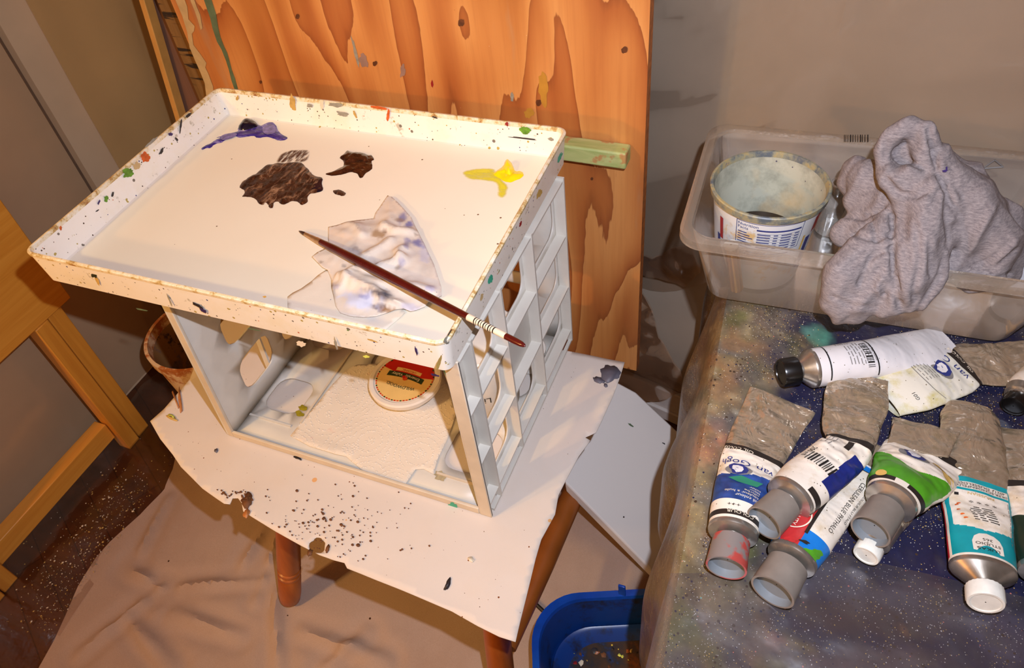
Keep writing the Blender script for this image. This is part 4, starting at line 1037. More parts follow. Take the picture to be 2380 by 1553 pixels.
g.add([LD(x, y, .0004) for x, y in ch] + [LD(-R_ * .2, -.004, .0004), LD(R_ * .2, -.004, .0004)], [tuple(range(27))[::-1]], 'salsa_red')
for k in range(60):
    a0 = 2 * math.pi * k / 60; a1 = a0 + .07
    g.add([LD(r * math.cos(a), r * math.sin(a), .0006) for r, a in ((R_ * .955, a0), (R_, a0), (R_, a1), (R_ * .955, a1))], [(0, 1, 2, 3)], ('leaf_dark', 'salsa_red', 'tomato')[k % 3])
for k in range(12):
    t0, t1 = -1 + k / 6, -1 + (k + 1) / 6; cv = lambda t: -.001 - .003 * (1 - t * t)
    g.add([LD(t0 * .0285, cv(t0) - .0045, .0006), LD(t1 * .0285, cv(t1) - .0045, .0006), LD(t1 * .0285, cv(t1) + .0045, .0006), LD(t0 * .0285, cv(t0) + .0045, .0006)], [(0, 1, 2, 3)], 'leaf_dark')
    if 2 <= k <= 9: g.add([LD(t0 * .030, cv(t0) - .0125, .0006), LD(t1 * .030, cv(t1) - .0125, .0006), LD(t1 * .030, cv(t1) - .0065, .0006), LD(t0 * .030, cv(t0) - .0065, .0006)], [(0, 1, 2, 3)], 'salsa_cream')
arc = lambda yy: (lambda x, y: LD(x, y + yy - .003 * (1 - (x / .03) ** 2), .0009))
g.text('Emerald  Valley', arc(-.003), .0072, 'cream', 'CENTER')
g.text('ORGANIC', arc(-.0115), .0052, 'salsa_red', 'CENTER')
g.text('WILDWOOD.', lambda x, y: LD(x, y + .0105 + .004 * (1 - (x / .03) ** 2), .0009), .0075, 'leaf_dark', 'CENTER')
g.add([LD(.0035 * math.cos(a) - .001, .0035 * math.sin(a) + .0015, .0011) for a in [2 * math.pi * k / 20 for k in range(20)]], [tuple(range(20))], 'tomato')
g.add([LD(.0026 * math.cos(a) + .002, .0026 * math.sin(a) - .001, .0012) for a in [2 * math.pi * k / 20 for k in range(20)]], [tuple(range(20))], 'salsa_red')
g.build('printed_label', ld)

# white yogurt tub standing at the right wall of the crate
yc = Vector((-.358, .585, ZI + .0045))
yt = thing('yogurt_tub', 'white plastic tub with teal stripe standing behind the right wall of the crate', 'tub', yc)
b = MB(); b.lathe(yc, (0, 0, 1), [(0, .044), (.004, .047), (.13, .054)], 'white_plastic', 48, cap0=True); bd_ = b.build('tub_body', yt)
b = MB(); b.lathe(yc + Vector((0, 0, .124)), (0, 0, 1), [(0, .0555), (.008, .0565), (.010, .0545), (.010, .050), (.0085, .049), (.0085, .001)], 'white_plastic', 48, cap1=True); b.build('lid', yt)
def YT(a, z, h=.0006):
    r = .047 + (.054 - .047) * (z - .004) / .126 + h; return yc + Vector((r * math.cos(a), r * math.sin(a), z))
g = MB()
for k in range(26):
    a0, a1 = math.radians(196 + k * 2.2), math.radians(196 + (k + 1) * 2.2); c0 = .118 - .0009 * k - .00003 * k * k; c1 = .118 - .0009 * (k + 1) - .00003 * (k + 1) ** 2
    g.add([YT(a0, c0 - .010), YT(a1, c1 - .010), YT(a1, c1), YT(a0, c0)], [(0, 1, 2, 3)], 'teal_green')
g.build('teal_stripe', bd_); g = MB()
g.add([YT(math.radians(a), z) for a, z in ((-66, .096), (-56, .096), (-56, .108), (-66, .108))], [(0, 1, 2, 3)], 'teal')
for k in range(14):
    a = -36 + k * 1.0
    if k % 3 != 1: g.add([YT(math.radians(x), z) for x, z in ((a, .078), (a + .55, .078), (a + .55, .112), (a, .112))], [(0, 1, 2, 3)], 'ink_black')
g.build('barcode', bd_); g = MB()
g.text('119  09:13', lambda x, y: YT(math.radians(-42) - x / .054, .121 - y, .0007), .008, 'ink_black', 'LEFT')
g.build('batch_code', bd_); g = MB()
g.text('Life', lambda x, y: YT(math.radians(-52) - x / .052, .060 - y, .0007), .016, 'ink_black', 'LEFT')
g.build('lettering', bd_)
jc = P(1218, 945, ZI + .04); jc = Vector((-.3245, .668, ZI + .0002))
jr = thing('small_jar', 'small round white pot behind the yogurt tub in the crate', 'jar', jc)
b = MB(); b.lathe(jc, (0, 0, 1), [(0, .022), (.028, .0245)], 'white_plastic', 36, cap0=True); b.build('jar_body', jr)
b = MB(); b.lathe(jc + Vector((0, 0, .026)), (0, 0, 1), [(0, .0255), (.006, .026), (.008, .0245), (.008, .020), (.006, .019), (.006, .001)], 'white_plastic', 36, cap1=True, mats=['white_plastic'] * 4 + ['paint_grey']); b.build('lid', jr)

# ================================================================== right side: floor things, table, box
# white stretched canvas panel lying on the floor
za = ZF + .0135
zh = -.552; ca, cb, cc, cd = (P(1318, 1128, zh), P(1560, 1372, za + .028), P(1660, 1130, za + .028), P(1477, 912, za + .028))
ca = ca + (ca - cb) * .35; cd = P(1432, 912, za + .028) + (ca - P(1325, 1135, za + .028)) * .0
cb = cb + (cb - P(1325, 1135, za + .028)) * .5; cc = cc + (cc - P(1477, 912, za + .028)) * .5
cv = thing('stretched_canvas', 'white stretched canvas lying face up on the floor between stool and table', 'canvas', (ca + cc) / 2 - Vector((0, 0, .028)))
b = MB(); top = [P(1312, 1120, zh), P(1575, 1388, za + .034), P(1690, 1150, za + .034), P(1478, 911, zh + .02), P(1405, 905, zh + .02)]
def on_canvas(x, y):
    n = (top[1] - top[0]).cross(top[3] - top[0]); d = ray(x, y); return CAM + d * (n.dot(top[0] - CAM) / n.dot(d))
n_ = (top[1] - top[0]).cross(top[3] - top[0]); top[2].z = top[0].z - (n_.x * (top[2].x - top[0].x) + n_.y * (top[2].y - top[0].y)) / n_.z; top[4].z = top[0].z - (n_.x * (top[4].x - top[0].x) + n_.y * (top[4].y - top[0].y)) / n_.z
b.add(top + [p - Vector((0, 0, .0275)) for p in top], [(0, 1, 2, 3, 4), (9, 8, 7, 6, 5), (0, 5, 6, 1), (1, 6, 7, 2), (2, 7, 8, 3), (3, 8, 9, 4), (4, 9, 5, 0)], 'canvas_panel')
for (px, py, rx, ry, ro, m) in ((1468, 990, 9, 2.2, .6, 'drip_teal'), (1466, 984, 2, 5, .2, 'drip_teal'), (1545, 1032, 5, 1.6, .5, 'paint_dark'), (1505, 968, 16, 3, .2, 'paint_red'), (1525, 1004, 13, 3, .4, 'drip_teal'), (1450, 1200, 2, 2, 0, 'paint_dark'), (1412, 1176, 3, 2, .4, 'paint_dark')):
    pass
b.decal(rough_poly(1466, 988, 7, 2.2, .6, .3, 3, 14), on_canvas, 'drip_teal', .0012); b.decal(rough_poly(1543, 1031, 4, 1.4, .5, .3, 4, 12), on_canvas, 'paint_dark', .0012); b.decal(rough_poly(1450, 1202, 2, 2, 0, .3, 4, 10), on_canvas, 'paint_dark', .0012)
b.build('canvas_body', cv, bevel=.003)

# blue plastic tub
bx0, bx1, by0, by1, bz1 = -.247, .14, .12, .496, -.625
bt = thing('plastic_tub', 'blue plastic tub full of dried paint scraps on the floor below the table', 'tub', (-.05, .30, ZF))
b = MB(); zf_ = ZF + .0145
TO = P(1232, 1384, bz1); tu = P(1545, 1366, bz1) - TO; ta = math.atan2(tu.y, tu.x)
def TB(x, y, z): return Vector((TO.x + x * math.cos(ta) - y * math.sin(ta), TO.y + x * math.sin(ta) + y * math.cos(ta), z))
L_ = lambda i, z, r=.075: [TB(p.x, p.y, z) for p in rrect(i, .40 - i, -.34 + i, -i, max(.02, r - i * .4), 0, 10)]
b.rings([L_(.035, zf_), L_(.006, bz1 - .012), L_(0, bz1 - .012), L_(0, bz1), L_(.010, bz1), L_(.012, bz1 - .006), L_(.024, zf_ + .070), L_(.027, zf_ + .074), L_(.032, zf_ + .072), L_(.046, zf_ + .058)], 'tub_blue', True, mats=['tub_rim'] * 5 + ['tub_blue'] * 4, closed_end=True, fill='tub_muck'); b.build('tub_body', bt)
g = MB(); tp = P(1450, 1378, bz1); g.bar((tp.x, tp.y - .004, bz1 - .03), (tp.x - .003, tp.y - .002, bz1 + .026), .011, .004, 'tub_rim', (0, 1, 0)); g.build('handle_tab', bt, bevel=.001)
rng = random.Random(5)
b = MB()
for _ in range(420):
    q_ = TB(rng.uniform(.06, .34), rng.uniform(-.28, -.055), 0); x, y = q_.x, q_.y; r = abs(rng.gauss(0, .003)) + .0012; a = rng.random() * 3; z = zf_ + .0585 + rng.random() * .001
    q = [Vector((x + r * math.cos(a + k * 1.26) * rng.uniform(.5, 1.3), y + r * math.sin(a + k * 1.26) * rng.uniform(.5, 1.3), z)) for k in range(5)]
    b.add(q + [Vector((x, y, z + .002))], [(k, (k + 1) % 5, 5) for k in range(5)], rng.choice(['paint_orange', 'paint_ochre', 'cream', 'paint_red', 'paint_dark', 'paint_dark', 'burnt', 'tub_rim', 'yellow_stain', 'stool_wood']))
o = b.build('paint_scraps'); tag(o, 'coloured scraps of dried paint heaped in the blue tub', 'paint scraps', kind='stuff')
# black cable on the floor
g = MB(); g.tube([P(x, y, ZF + .0125) for x, y in ((1225, 1385), (1262, 1420), (1285, 1440))] , .0035, 'cable', 8)
o = g.build('power_cable'); tag(o, 'black cable lying on the drop cloth beside the blue tub', 'cable')

# table (hidden) and its paint-crusted cover
ZT = -.08
xe = lambda y: -.030 - .0757 * (y - .2)
wt = thing('work_table', 'low table standing under the paint crusted cover at the right', 'table', (.25, .35, ZF))
b = MB(); b.add([(xe(-.1) + .018, -.1, z) for z in (-.120, -.0895)] + [(.62, -.1, z) for z in (-.120, -.0895)] + [(.62, .775, z) for z in (-.120, -.0895)] + [(xe(.775) + .018, .775, z) for z in (-.120, -.0895)],
      [(0, 2, 4, 6), (7, 5, 3, 1), (0, 1, 3, 2), (2, 3, 5, 4), (4, 5, 7, 6), (6, 7, 1, 0)], 'stool_wood'); b.build('table_top', wt)
for x, y in ((.03, -.05), (.58, -.05), (.20, .725), (.58, .725)):
    g = MB(); g.box((x - .02, y - .02, ZF + .001), (x + .02, y + .02, -.1205), 'stool_wood'); g.build('leg', wt)

ol, oc, gy, nv = srgb(112, 98, 64), srgb(136, 120, 90), srgb(112, 104, 98), srgb(30, 31, 58)
cst = [(1700, 790, 70, 80, 0, ol, .9), (1650, 900, 75, 110, 0, ol, .95), (1760, 740, 90, 40, 0, gy, .5), (1690, 900, 40, 60, .2, srgb(160, 100, 66), .45), (1600, 1120, 75, 150, .2, srgb(138, 120, 84), .95), (1560, 1380, 90, 170, .2, ol, .95), (1665, 1008, 36, 46, .2, srgb(196, 112, 84), .85), (1652, 1010, 13, 14, 0, srgb(120, 92, 74), .8), (1640, 1060, 34, 30, .3, srgb(182, 104, 80), .5),
       (1718, 965, 22, 12, .3, srgb(170, 170, 156), .8), (1640, 960, 40, 26, 0, srgb(176, 156, 120), .7), (1760, 905, 60, 26, .2, srgb(74, 72, 46), .7), (1760, 1000, 60, 100, 0, srgb(60, 62, 48), .5), (1905, 782, 30, 22, .4, srgb(76, 136, 118), .85), (1880, 770, 18, 12, 0, srgb(90, 140, 130), .6), (1780, 870, 50, 30, 0, srgb(96, 92, 56), .5), (1745, 950, 12, 8, 0, srgb(70, 140, 120), .8),
       (1560, 1500, 80, 90, .2, srgb(164, 152, 104), .8), (1545, 1550, 60, 50, 0, srgb(178, 170, 120), .7), (1640, 1380, 90, 70, .2, srgb(150, 132, 90), .75), (1720, 1480, 150, 60, 0, srgb(96, 86, 76), .8), (1600, 1440, 60, 60, 0, srgb(150, 120, 100), .5), (1620, 1500, 50, 40, 0, srgb(190, 150, 130), .4), (1692, 1524, 8, 9, 0, srgb(28, 112, 120), .9), (1810, 1505, 7, 7, 0, srgb(120, 160, 150), .9), (1630, 1380, 8, 6, 0, srgb(150, 160, 40), .9),
       (1800, 1490, 60, 18, .2, srgb(150, 96, 76), .6), (1860, 1500, 60, 20, .2, srgb(140, 116, 60), .5), (2000, 1540, 300, 40, 0, srgb(110, 92, 84), .6), (1950, 1350, 130, 60, .2, srgb(78, 76, 84), .85), (2150, 1420, 200, 60, .22, srgb(80, 74, 80), .85), (2340, 1480, 130, 70, .2, srgb(74, 72, 92), .8), (2000, 1440, 300, 40, .15, srgb(66, 50, 46), .75), (2100, 1462, 14, 10, 0, srgb(140, 92, 60), .8), (2185, 1375, 12, 8, 0, srgb(110, 76, 66), .7), (2070, 1432, 10, 6, .2, srgb(130, 140, 140), .7)]  # the long dark brown band across the front is painted fold shadow
def cover_z(x, y):
    z = ZT - .0035 + .0012 * fbm(x, y, 4, 8)
    px, py = PIX(Vector((x, y, ZT)))
    return z
vs, fs = [], []; ny, nxx = 150, 120; side = 52
for j in range(ny + 1):
    y = -.12 + .905 * j / ny; e = xe(y)
    for i in range(nxx + side + 1):
        if i <= nxx:
            x = .60 - (.60 - (e + .012)) * i / nxx; t = 0
            z = cover_z(x, y)
            # cloth front bulges and folds
            f = sm(.30, .16, y); z += f * (.006 * math.sin(y * 70 + x * 14) + .004 * fbm(x, y, 9, 9)) * .6
        else:
            t = (i - nxx) / side; arc = .012
            dn = t * .30
            w = .5 + .5 * fbm(y * 1.0, 2.0, 3, 7)
            out = .012 * (1 - math.exp(-dn / .012)) + sm(.03, .2, dn) * (.006 + .030 * w * abs(nz(y, 0, 3, 9)) + .012 * math.sin(y * 42))
            x = e + .012 - out - .008 * sm(0, .1, dn)
            z = cover_z(e + .012, y) - max(0, dn - .006) - .002 * t
        vs.append(Vector((x, y, z)))
m_ = nxx + side + 1
for j in range(ny):
    for i in range(m_ - 1): k = j * m_ + i; fs.append((k, k + m_, k + m_ + 1, k + 1))
cf = stain_fn(nv, cst, .55, 34, 5)
def cover_col(v):
    c = cf(v); px, py = PIX(v)
    q = fbm(v.x, v.y, 7 + v.z * 2, 16); q2 = fbm(v.x, v.y, 1 + v.z, 60)
    ed = sm(.075, .0, v.x - xe(v.y) - .03 + .03 * q)
    c = tuple(a + (b_ - a) * .55 * ed * (.5 + .5 * max(0, min(1, q2 + .5))) for a, b_ in zip(c, oc))
    w = sm(.10, .0, v.x - xe(v.y) - .03 + .045 * q)
    for pk, (pc, fq) in enumerate(((srgb(70, 62, 48), 30), (srgb(152, 138, 106), 46), (srgb(92, 90, 88), 24), (srgb(132, 100, 68), 38), (srgb(96, 98, 52), 20))):
        kk = sm(.12, .55, fbm(v.x, v.y + v.z * .7, 11 + pk * 3, fq)) * .75 * w; c = tuple(a + (b_ - a) * kk for a, b_ in zip(c, pc))
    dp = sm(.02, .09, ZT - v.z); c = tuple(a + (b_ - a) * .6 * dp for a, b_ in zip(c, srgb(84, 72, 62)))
    k = max(0, q2 - .15) * .5; c = tuple(a + (b_ - a) * k for a, b_ in zip(c, srgb(96, 88, 66)))
    return c
b = MB(); b.add(vs, fs, 'cover_paint', True, [cover_col(v) for v in vs])
tag(b.build('table_cover', solid=.0012), 'dark blue table cover crusted with ochre and white paint spatter at the right', 'table cover')
# clear film folded over the front of the cover
pl = [(1480, 1640), (1530, 1430), (1560, 1330), (1640, 1330), (1760, 1290), (1850, 1262), (1950, 1282), (2100, 1318), (2250, 1352), (2400, 1388), (2520, 1420), (2560, 1700)]
b = MB(); out = dens(WP(pl, ZT), .006)
if sum(out[i][0] * out[(i + 1) % len(out)][1] - out[(i + 1) % len(out)][0] * out[i][1] for i in range(len(out))) < 0: out = out[::-1]
def film_z(x, y, e):
    f = sm(.30, .16, y); z = cover_z(x, y) + f * (.006 * math.sin(y * 70 + x * 14) + .004 * fbm(x, y, 9, 9)) * .6
    return Vector((x, y, z + .0012 + sm(0, .02, e) * (.003 + .0035 * abs(fbm(x, y, 12, 20)))))
b.patch(out, .006, film_z, 'cover_film')
tag(b.build('plastic_sheet'), 'clear plastic film folded over the near end of the table cover', 'plastic sheet')

# ------------------------------------------------------------------ clear storage box
A3 = math.radians(2.8); BO = Vector((-.105, .566, 0))
def BX(x, y, z): return Vector((BO.x + x * math.cos(A3) - y * math.sin(A3), BO.y + x * math.sin(A3) + y * math.cos(A3), z))
bw, bdp, zr, zb = .352, .212, .021, ZT + .0012
sb = thing('storage_box', 'clear plastic storage box with dusty rim standing on the table', 'storage box', BX(bw / 2, bdp / 2, zb))
def bl(i, z, r): return [BX(p.x, p.y, z) for p in rrect(i, bw - i, i, bdp - i, r, z, 7)]
b = MB(); b.rings([bl(.034, zb, .018), bl(.031, zb + .003, .02), bl(.012, zr - .012, .022), bl(.011, zr - .004, .022)], 'bin_clear', True, closed_end=True)
b.build('box_body', sb)
b = MB(); b.rings([bl(.002, zr - .011, .024), bl(0, zr - .010, .024), bl(0, zr - .001, .024), bl(.002, zr, .024), bl(.010, zr, .022), bl(.0115, zr - .004, .022)], 'bin_rim', True); b.build('rim', sb)

g = MB()
def on_back(x, y):
    n = BX(0, 1, 0) - BX(0, 0, 0); q = BX(.1, bdp - .0150, 0); d = ray(x, y); return CAM + d * (n.dot(q - CAM) / n.dot(d))
rng = random.Random(2); x_ = 1962
while x_ < 2016:
    w_ = rng.choice([1.5, 2, 3]); g.add([on_back(x_, 330), on_back(x_ + w_, 330), on_back(x_ + w_, 313), on_back(x_, 313)], [(0, 1, 2, 3)], 'band_black'); x_ += w_ + rng.choice([2, 3, 4])
g.build('barcode_print', sb, label='dark printed barcode')
g = MB(); tri = [(2284, 392), (2312, 372), (2332, 388)]
for k in range(3):
    (ax, ay), (bx_, by_) = tri[k], tri[(k + 1) % 3]; g.tube([on_back(ax, ay), on_back(bx_, by_)], .0008, 'pencil_grey', 6)
g.build('moulded_mark', sb, label='small triangular moulded mark')
# cup of brush water
cc_ = Vector((-.034, .664, zb + .003)); ch_ = .107
cp = thing('yogurt_cup', 'paint stained white yogurt cup of dirty brush water in the storage box', 'cup', cc_)
b = MB(); b.lathe(cc_, (0, 0, 1), [(0, .0425), (.003, .0435), (ch_ - .008, .0545), (ch_ - .008, .0575), (ch_ - .001, .0585), (ch_, .0575), (ch_, .0555), (ch_ - .006, .0535), (.004, .042), (.0035, .001)], 'cup_outside', 64, cap0=True,
             mats=['cup_outside'] * 2 + ['cup_rim'] * 5 + ['cup_inside'] * 2); cbody = b.build('cup_body', cp)
b = MB(); b.lathe(cc_ + Vector((0, 0, .036)), (0, 0, 1), [(0, .0451), (.0006, .0448), (.0006, .0005)], 'liquid', 48, cap0=True); b.build('dirty_water', cp)
def CPS(a, z, h=.0005):
    r = .0435 + (.0545 - .0435) * (z - .003) / (ch_ - .011) + h; return cc_ + Vector((r * math.cos(a), r * math.sin(a), z))
A0 = math.radians(-76)     # the panel faces the camera
def CT(x, y, h=.0005): return CPS(A0 + x / .051, .055 + y, h)
g = MB()
def cbox(x0, y0, x1, y1, m='ink_blue', h=.0005):
    n = max(1, int((x1 - x0) / .004)); 
    for k in range(n):
        a, c = x0 + (x1 - x0) * k / n, x0 + (x1 - x0) * (k + 1) / n
        g.add([CT(a, y0, h), CT(c, y0, h), CT(c, y1, h), CT(a, y1, h)], [(0, 1, 2, 3)], m)
X_, Y_ = -.034, .006
for (x0, y0, x1, y1) in ((X_, Y_, X_ + .064, Y_ + .0006), (X_, Y_ + .034, X_ + .064, Y_ + .0346), (X_, Y_, X_ + .0006, Y_ + .0346), (X_ + .0634, Y_, X_ + .064, Y_ + .0346), (X_ + .02, Y_ + .0255, X_ + .062, Y_ + .0275)): cbox(x0, y0, x1, y1)
g.text('Nutrition', lambda x, y: CT(X_ + .0015 + x, Y_ + .029 + y), .0052, 'ink_blue'); g.text('Facts', lambda x, y: CT(X_ + .0015 + x, Y_ + .0245 + y), .0052, 'ink_blue')
for k in range(6):
    cbox(X_ + .002, Y_ + .0035 + k * .0032, X_ + .017 - (k % 3) * .003, Y_ + .0046 + k * .0032)
for k in range(6):
    cbox(X_ + .021, Y_ + .0025 + k * .0036, X_ + .033, Y_ + .0037 + k * .0036); cbox(X_ + .036, Y_ + .0025 + k * .0036, X_ + .040, Y_ + .0037 + k * .0036)
    cbox(X_ + .043, Y_ + .0025 + k * .0036, X_ + .053, Y_ + .0037 + k * .0036); cbox(X_ + .056, Y_ + .0025 + k * .0036, X_ + .061, Y_ + .0037 + k * .0036); cbox(X_ + .021, Y_ + .0044 + k * .0036, X_ + .062, Y_ + .0047 + k * .0036)
cbox(X_ + .012, Y_ - .006, X_ + .055, Y_ - .0046); cbox(X_ + .004, Y_ - .0095, X_ + .05, Y_ - .0083); cbox(X_ + .006, Y_ + .0362, X_ + .05, Y_ + .0372)
for (a, z, da, dz, m) in ((1.02, .080, .10, .010, 'paint_red'), (.86, .045, .07, .022, 'ink_blue'), (.72, .062, .03, .010, 'paint_ochre'), (-1.05, .07, .05, .014, 'paint_red'), (-1.15, .045, .05, .014, 'ink_blue')):
    g.add([CPS(A0 + a + sx * da, z + sz * dz, .0004) for sx, sz in ((-1, -1), (1, -1), (1, 1), (-1, 1))], [(0, 1, 2, 3)], m)
g.build('printed_label', cbody)

# two little tubes in the corner, a glass bottle, a clear clip, a white bottle
v1 = thing('clear_vial', 'clear empty plastic vial leaning in the near left corner of the storage box', 'vial', BX(.048, .046, zb + .002))
g = MB(); q0, q1 = BX(.048, .046, zb + .009), BX(.031, .030, -.004); g.lathe(q0, q1 - q0, [(0, .001), (0, .0075), ((q1 - q0).length, .0085), ((q1 - q0).length, .0075), (.002, .0068)], 'vial_clear', 24); g.build('vial_body', v1)
v2 = thing('brown_vial', 'small clear vial of brown liquid beside the yogurt cup', 'vial', BX(.062, .042, zb + .002))
g = MB(); q0, q1 = BX(.062, .042, zb + .010), BX(.050, .036, -.008); g.lathe(q0, q1 - q0, [(0, .001), (0, .0065), ((q1 - q0).length, .0072), ((q1 - q0).length, .001)], 'brass', 24); g.build('vial_body', v2)
g = MB(); g.lathe(q1, q1 - q0, [(.0002, .0073), (.002, .0073), (.0022, .001)], 'white_cap', 24); g.build('stopper', v2)
gb = P(1940, 480, -.045); gb.z = zb + .003
gl = thing('glass_bottle', 'small clear glass bottle between the yogurt cup and the grey rag', 'bottle', gb)
g = MB(); g.lathe(gb, (0, 0, 1), [(0, .016), (.04, .016), (.048, .009), (.058, .009), (.06, .0105), (.062, .0105), (.062, .0075), (.048, .007)], 'vial_clear', 28, cap0=True); g.build('bottle_body', gl)
ck = P(1936, 512, zb + .02)
g = MB(); g.box((ck.x - .008, ck.y - .004, zb + .002), (ck.x + .008, ck.y + .002, zb + .026), 'vial_clear'); 
c_ = thing('clear_clip', 'tiny clear square plastic clip with round hole in front of the glass bottle', 'clip', (ck.x, ck.y, zb)); g.build('clip_body', c_, bevel=.001)
g = MB(); g.lathe((ck.x, ck.y - .0042, zb + .016), (0, -1, 0), [(0, .0045), (.0006, .0045), (.0006, .0005)], 'pencil_grey', 18); g.build('hole', c_)
wb = BX(.3215, .080, zb + .003)
wbt = thing('white_bottle', 'pale white plastic bottle at the right edge beside the grey rag', 'bottle', wb)
g = MB(); g.lathe(wb, (0, 0, 1), [(0, .016), (.004, .018), (.06, .022), (.105, .021), (.125, .014), (.13, .0004)], 'rag_plastic', 30, cap0=True); g.build('bottle_body', wbt)

# ------------------------------------------------------------------ grey jersey rag bunched over the box
def blob_mesh(chains):
    g = MB()
    for ch in chains:
        pts = [PY(a, c, y) for a, c, y, r in ch]; rr = [r for *_, r in ch]
        P2, R2_ = [], []
        for i in range(len(pts) - 1):
            for k in range(6):
                t = k / 6; t2 = t * t * (3 - 2 * t); P2.append(pts[i].lerp(pts[i + 1], t)); R2_.append(rr[i] + (rr[i + 1] - rr[i]) * t2)
        P2.append(pts[-1]); R2_.append(rr[-1])
        d0 = (P2[0] - P2[1]).normalized(); d1 = (P2[-1] - P2[-2]).normalized()
        P2 = [P2[0] + d0 * R2_[0] * .9, P2[0] + d0 * R2_[0] * .5] + P2 + [P2[-1] + d1 * R2_[-1] * .5, P2[-1] + d1 * R2_[-1] * .9]
        R2_ = [R2_[0] * .3, R2_[0] * .8] + R2_ + [R2_[-1] * .8, R2_[-1] * .3]
        g.tube(P2, R2_, 'heather_jersey', 16)
    return g
chains = [
    [(2140, 330, .655, .010), (2190, 410, .645, .026), (2250, 510, .635, .036), (2300, 585, .63, .030)],
    [(2180, 470, .66, .030), (2220, 560, .64, .036), (2250, 610, .625, .026)],
    [(2048, 390, .635, .009), (2046, 350, .64, .010), (2066, 318, .645, .010), (2100, 295, .65, .009), (2135, 300, .65, .009), (2165, 330, .65, .010)],
    [(2135, 320, .648, .007), (2150, 370, .637, .008), (2180, 430, .625, .010), (2210, 480, .618, .011)],
    [(2050, 395, .632, .010), (2080, 415, .625, .012), (2120, 415, .622, .012), (2150, 440, .618, .012)],
    [(2105, 350, .655, .009), (2115, 385, .65, .010), (2140, 400, .64, .010)],
    [(2110, 440, .62, .015), (2135, 500, .603, .018), (2135, 580, .585, .019), (2115, 650, .566, .018), (2095, 715, .553, .012)],
    [(2160, 480, .61, .014), (2180, 560, .598, .016), (2165, 640, .575, .016), (2130, 710, .556, .012)],
    [(2080, 540, .60, .018), (2020, 590, .578, .020), (1965, 640, .555, .018), (1945, 700, .548, .016), (1960, 735, .546, .010)],
    [(2060, 590, .585, .015), (2030, 650, .562, .016), (2000, 700, .551, .016), (1985, 740, .546, .012)],
    [(2090, 600, .583, .013), (2072, 660, .563, .014), (2062, 720, .551, .010)],
    [(1985, 390, .675, .012), (1985, 430, .67, .014), (2010, 470, .66, .016)],
    [(1985, 465, .645, .010), (2030, 470, .638, .014), (2070, 480, .63, .016)],
    [(2020, 420, .66, .020), (2070, 450, .655, .026), (2120, 500, .645, .032)],
    [(1960, 545, .62, .012), (2000, 525, .625, .016), (2050, 530, .62, .018), (2090, 520, .61, .018)],
    [(2200, 600, .61, .018), (2250, 640, .605, .018), (2310, 635, .61, .016)],
    [(2150, 560, .63, .034), (2120, 600, .61, .026)],
    [(2078, 372, .652, .013), (2098, 345, .656, .013), (2125, 360, .652, .012)], [(2060, 420, .662, .018), (2110, 420, .66, .022)],
    [(2290, 520, .66, .03), (2335, 600, .65, .022), (2335, 635, .645, .018)], [(2180, 380, .67, .022), (2240, 450, .67, .026)],
]
g = blob_mesh(chains); tmp = g.build('grey_rag')
md = tmp.modifiers.new('r', 'REMESH'); md.mode = 'VOXEL'; md.voxel_size = .0019; md.use_smooth_shade = True
ms = tmp.modifiers.new('s', 'SMOOTH'); ms.factor = .5; ms.iterations = 3
bpy.context.view_layer.update()
me = bpy.data.meshes.new_from_object(tmp.evaluated_get(bpy.context.evaluated_depsgraph_get()))
bpy.data.objects.remove(tmp)
nm = [v.normal.copy() for v in me.vertices]
for v, n in zip(me.vertices, nm):
    c = v.co; dn = Vector((-.30, -.55, -.78))                   # the way the folds hang
    al = c.dot(dn); ac = c.dot(Vector((.93, -.36, -.10))) + .006 * noise.noise(c * 24); ab = c.dot(Vector((.2, .75, -.6)))
    f = 1 - abs(noise.noise(Vector((ac * 34, ab * 18, al * 7)))) * 2.4; f2 = 1 - abs(noise.noise(Vector((ac * 80 + 3, ab * 40, al * 14)))) * 2.4
    v.co = c + n * (.0055 * f + .0012 * f2 - .004)
crz = [([(2158, 300), (2172, 380), (2200, 455), (2222, 500)], 6, .0075), ([(2058, 415), (2090, 452), (2132, 456), (2160, 440)], 6, .006), ([(2072, 500), (2074, 600), (2082, 660), (2092, 715)], 7, .009),
       ([(1998, 660), (2022, 600), (2080, 572)], 6, .006), ([(2196, 470), (2206, 560), (2184, 640), (2128, 735)], 7, .007), ([(2250, 656), (2310, 626), (2362, 580)], 4, .0045), ([(2232, 676), (2290, 660), (2345, 636)], 4, .0045), ([(2260, 622), (2310, 596), (2350, 560)], 4, .0035),
       ([(1962, 502), (2010, 508), (2058, 482)], 5, .006), ([(1985, 545), (2040, 562), (2066, 548)], 5, .005), ([(2100, 330), (2110, 372), (2140, 390)], 5, .005), ([(2030, 520), (2036, 560)], 5, .004), ([(2130, 520), (2138, 600), (2120, 690)], 5, .004), ([(2160, 560), (2160, 640)], 5, .003), ([(1935, 690), (1985, 712), (2040, 716)], 4, .0035), ([(2060, 330), (2056, 380)], 5, .003)]
me.update()
for v in me.vertices:
    n = v.normal
    if n.dot(CAM - v.co) < 0: continue
    px, py = PIX(v.co); push = 0
    for pl, wdt, dep in crz:
        d = segd(px, py, pl) + 2.0 * noise.noise(v.co * 70)
        if d < wdt * 5: push += .62 * dep * (math.exp(-(d / wdt) ** 2) - .45 * math.exp(-((d - 2.4 * wdt) / (1.4 * wdt)) ** 2))
    d = math.hypot((px - 2040) / 26, (py - 670) / 42); push += .006 * math.exp(-d * d)
    d = math.hypot((px - 2085) / 22, (py - 360) / 38); push += .004 * math.exp(-d * d)
    v.co = v.co - n * push
tmp = bpy.data.objects.new('grey_rag', me); COL.objects.link(tmp)
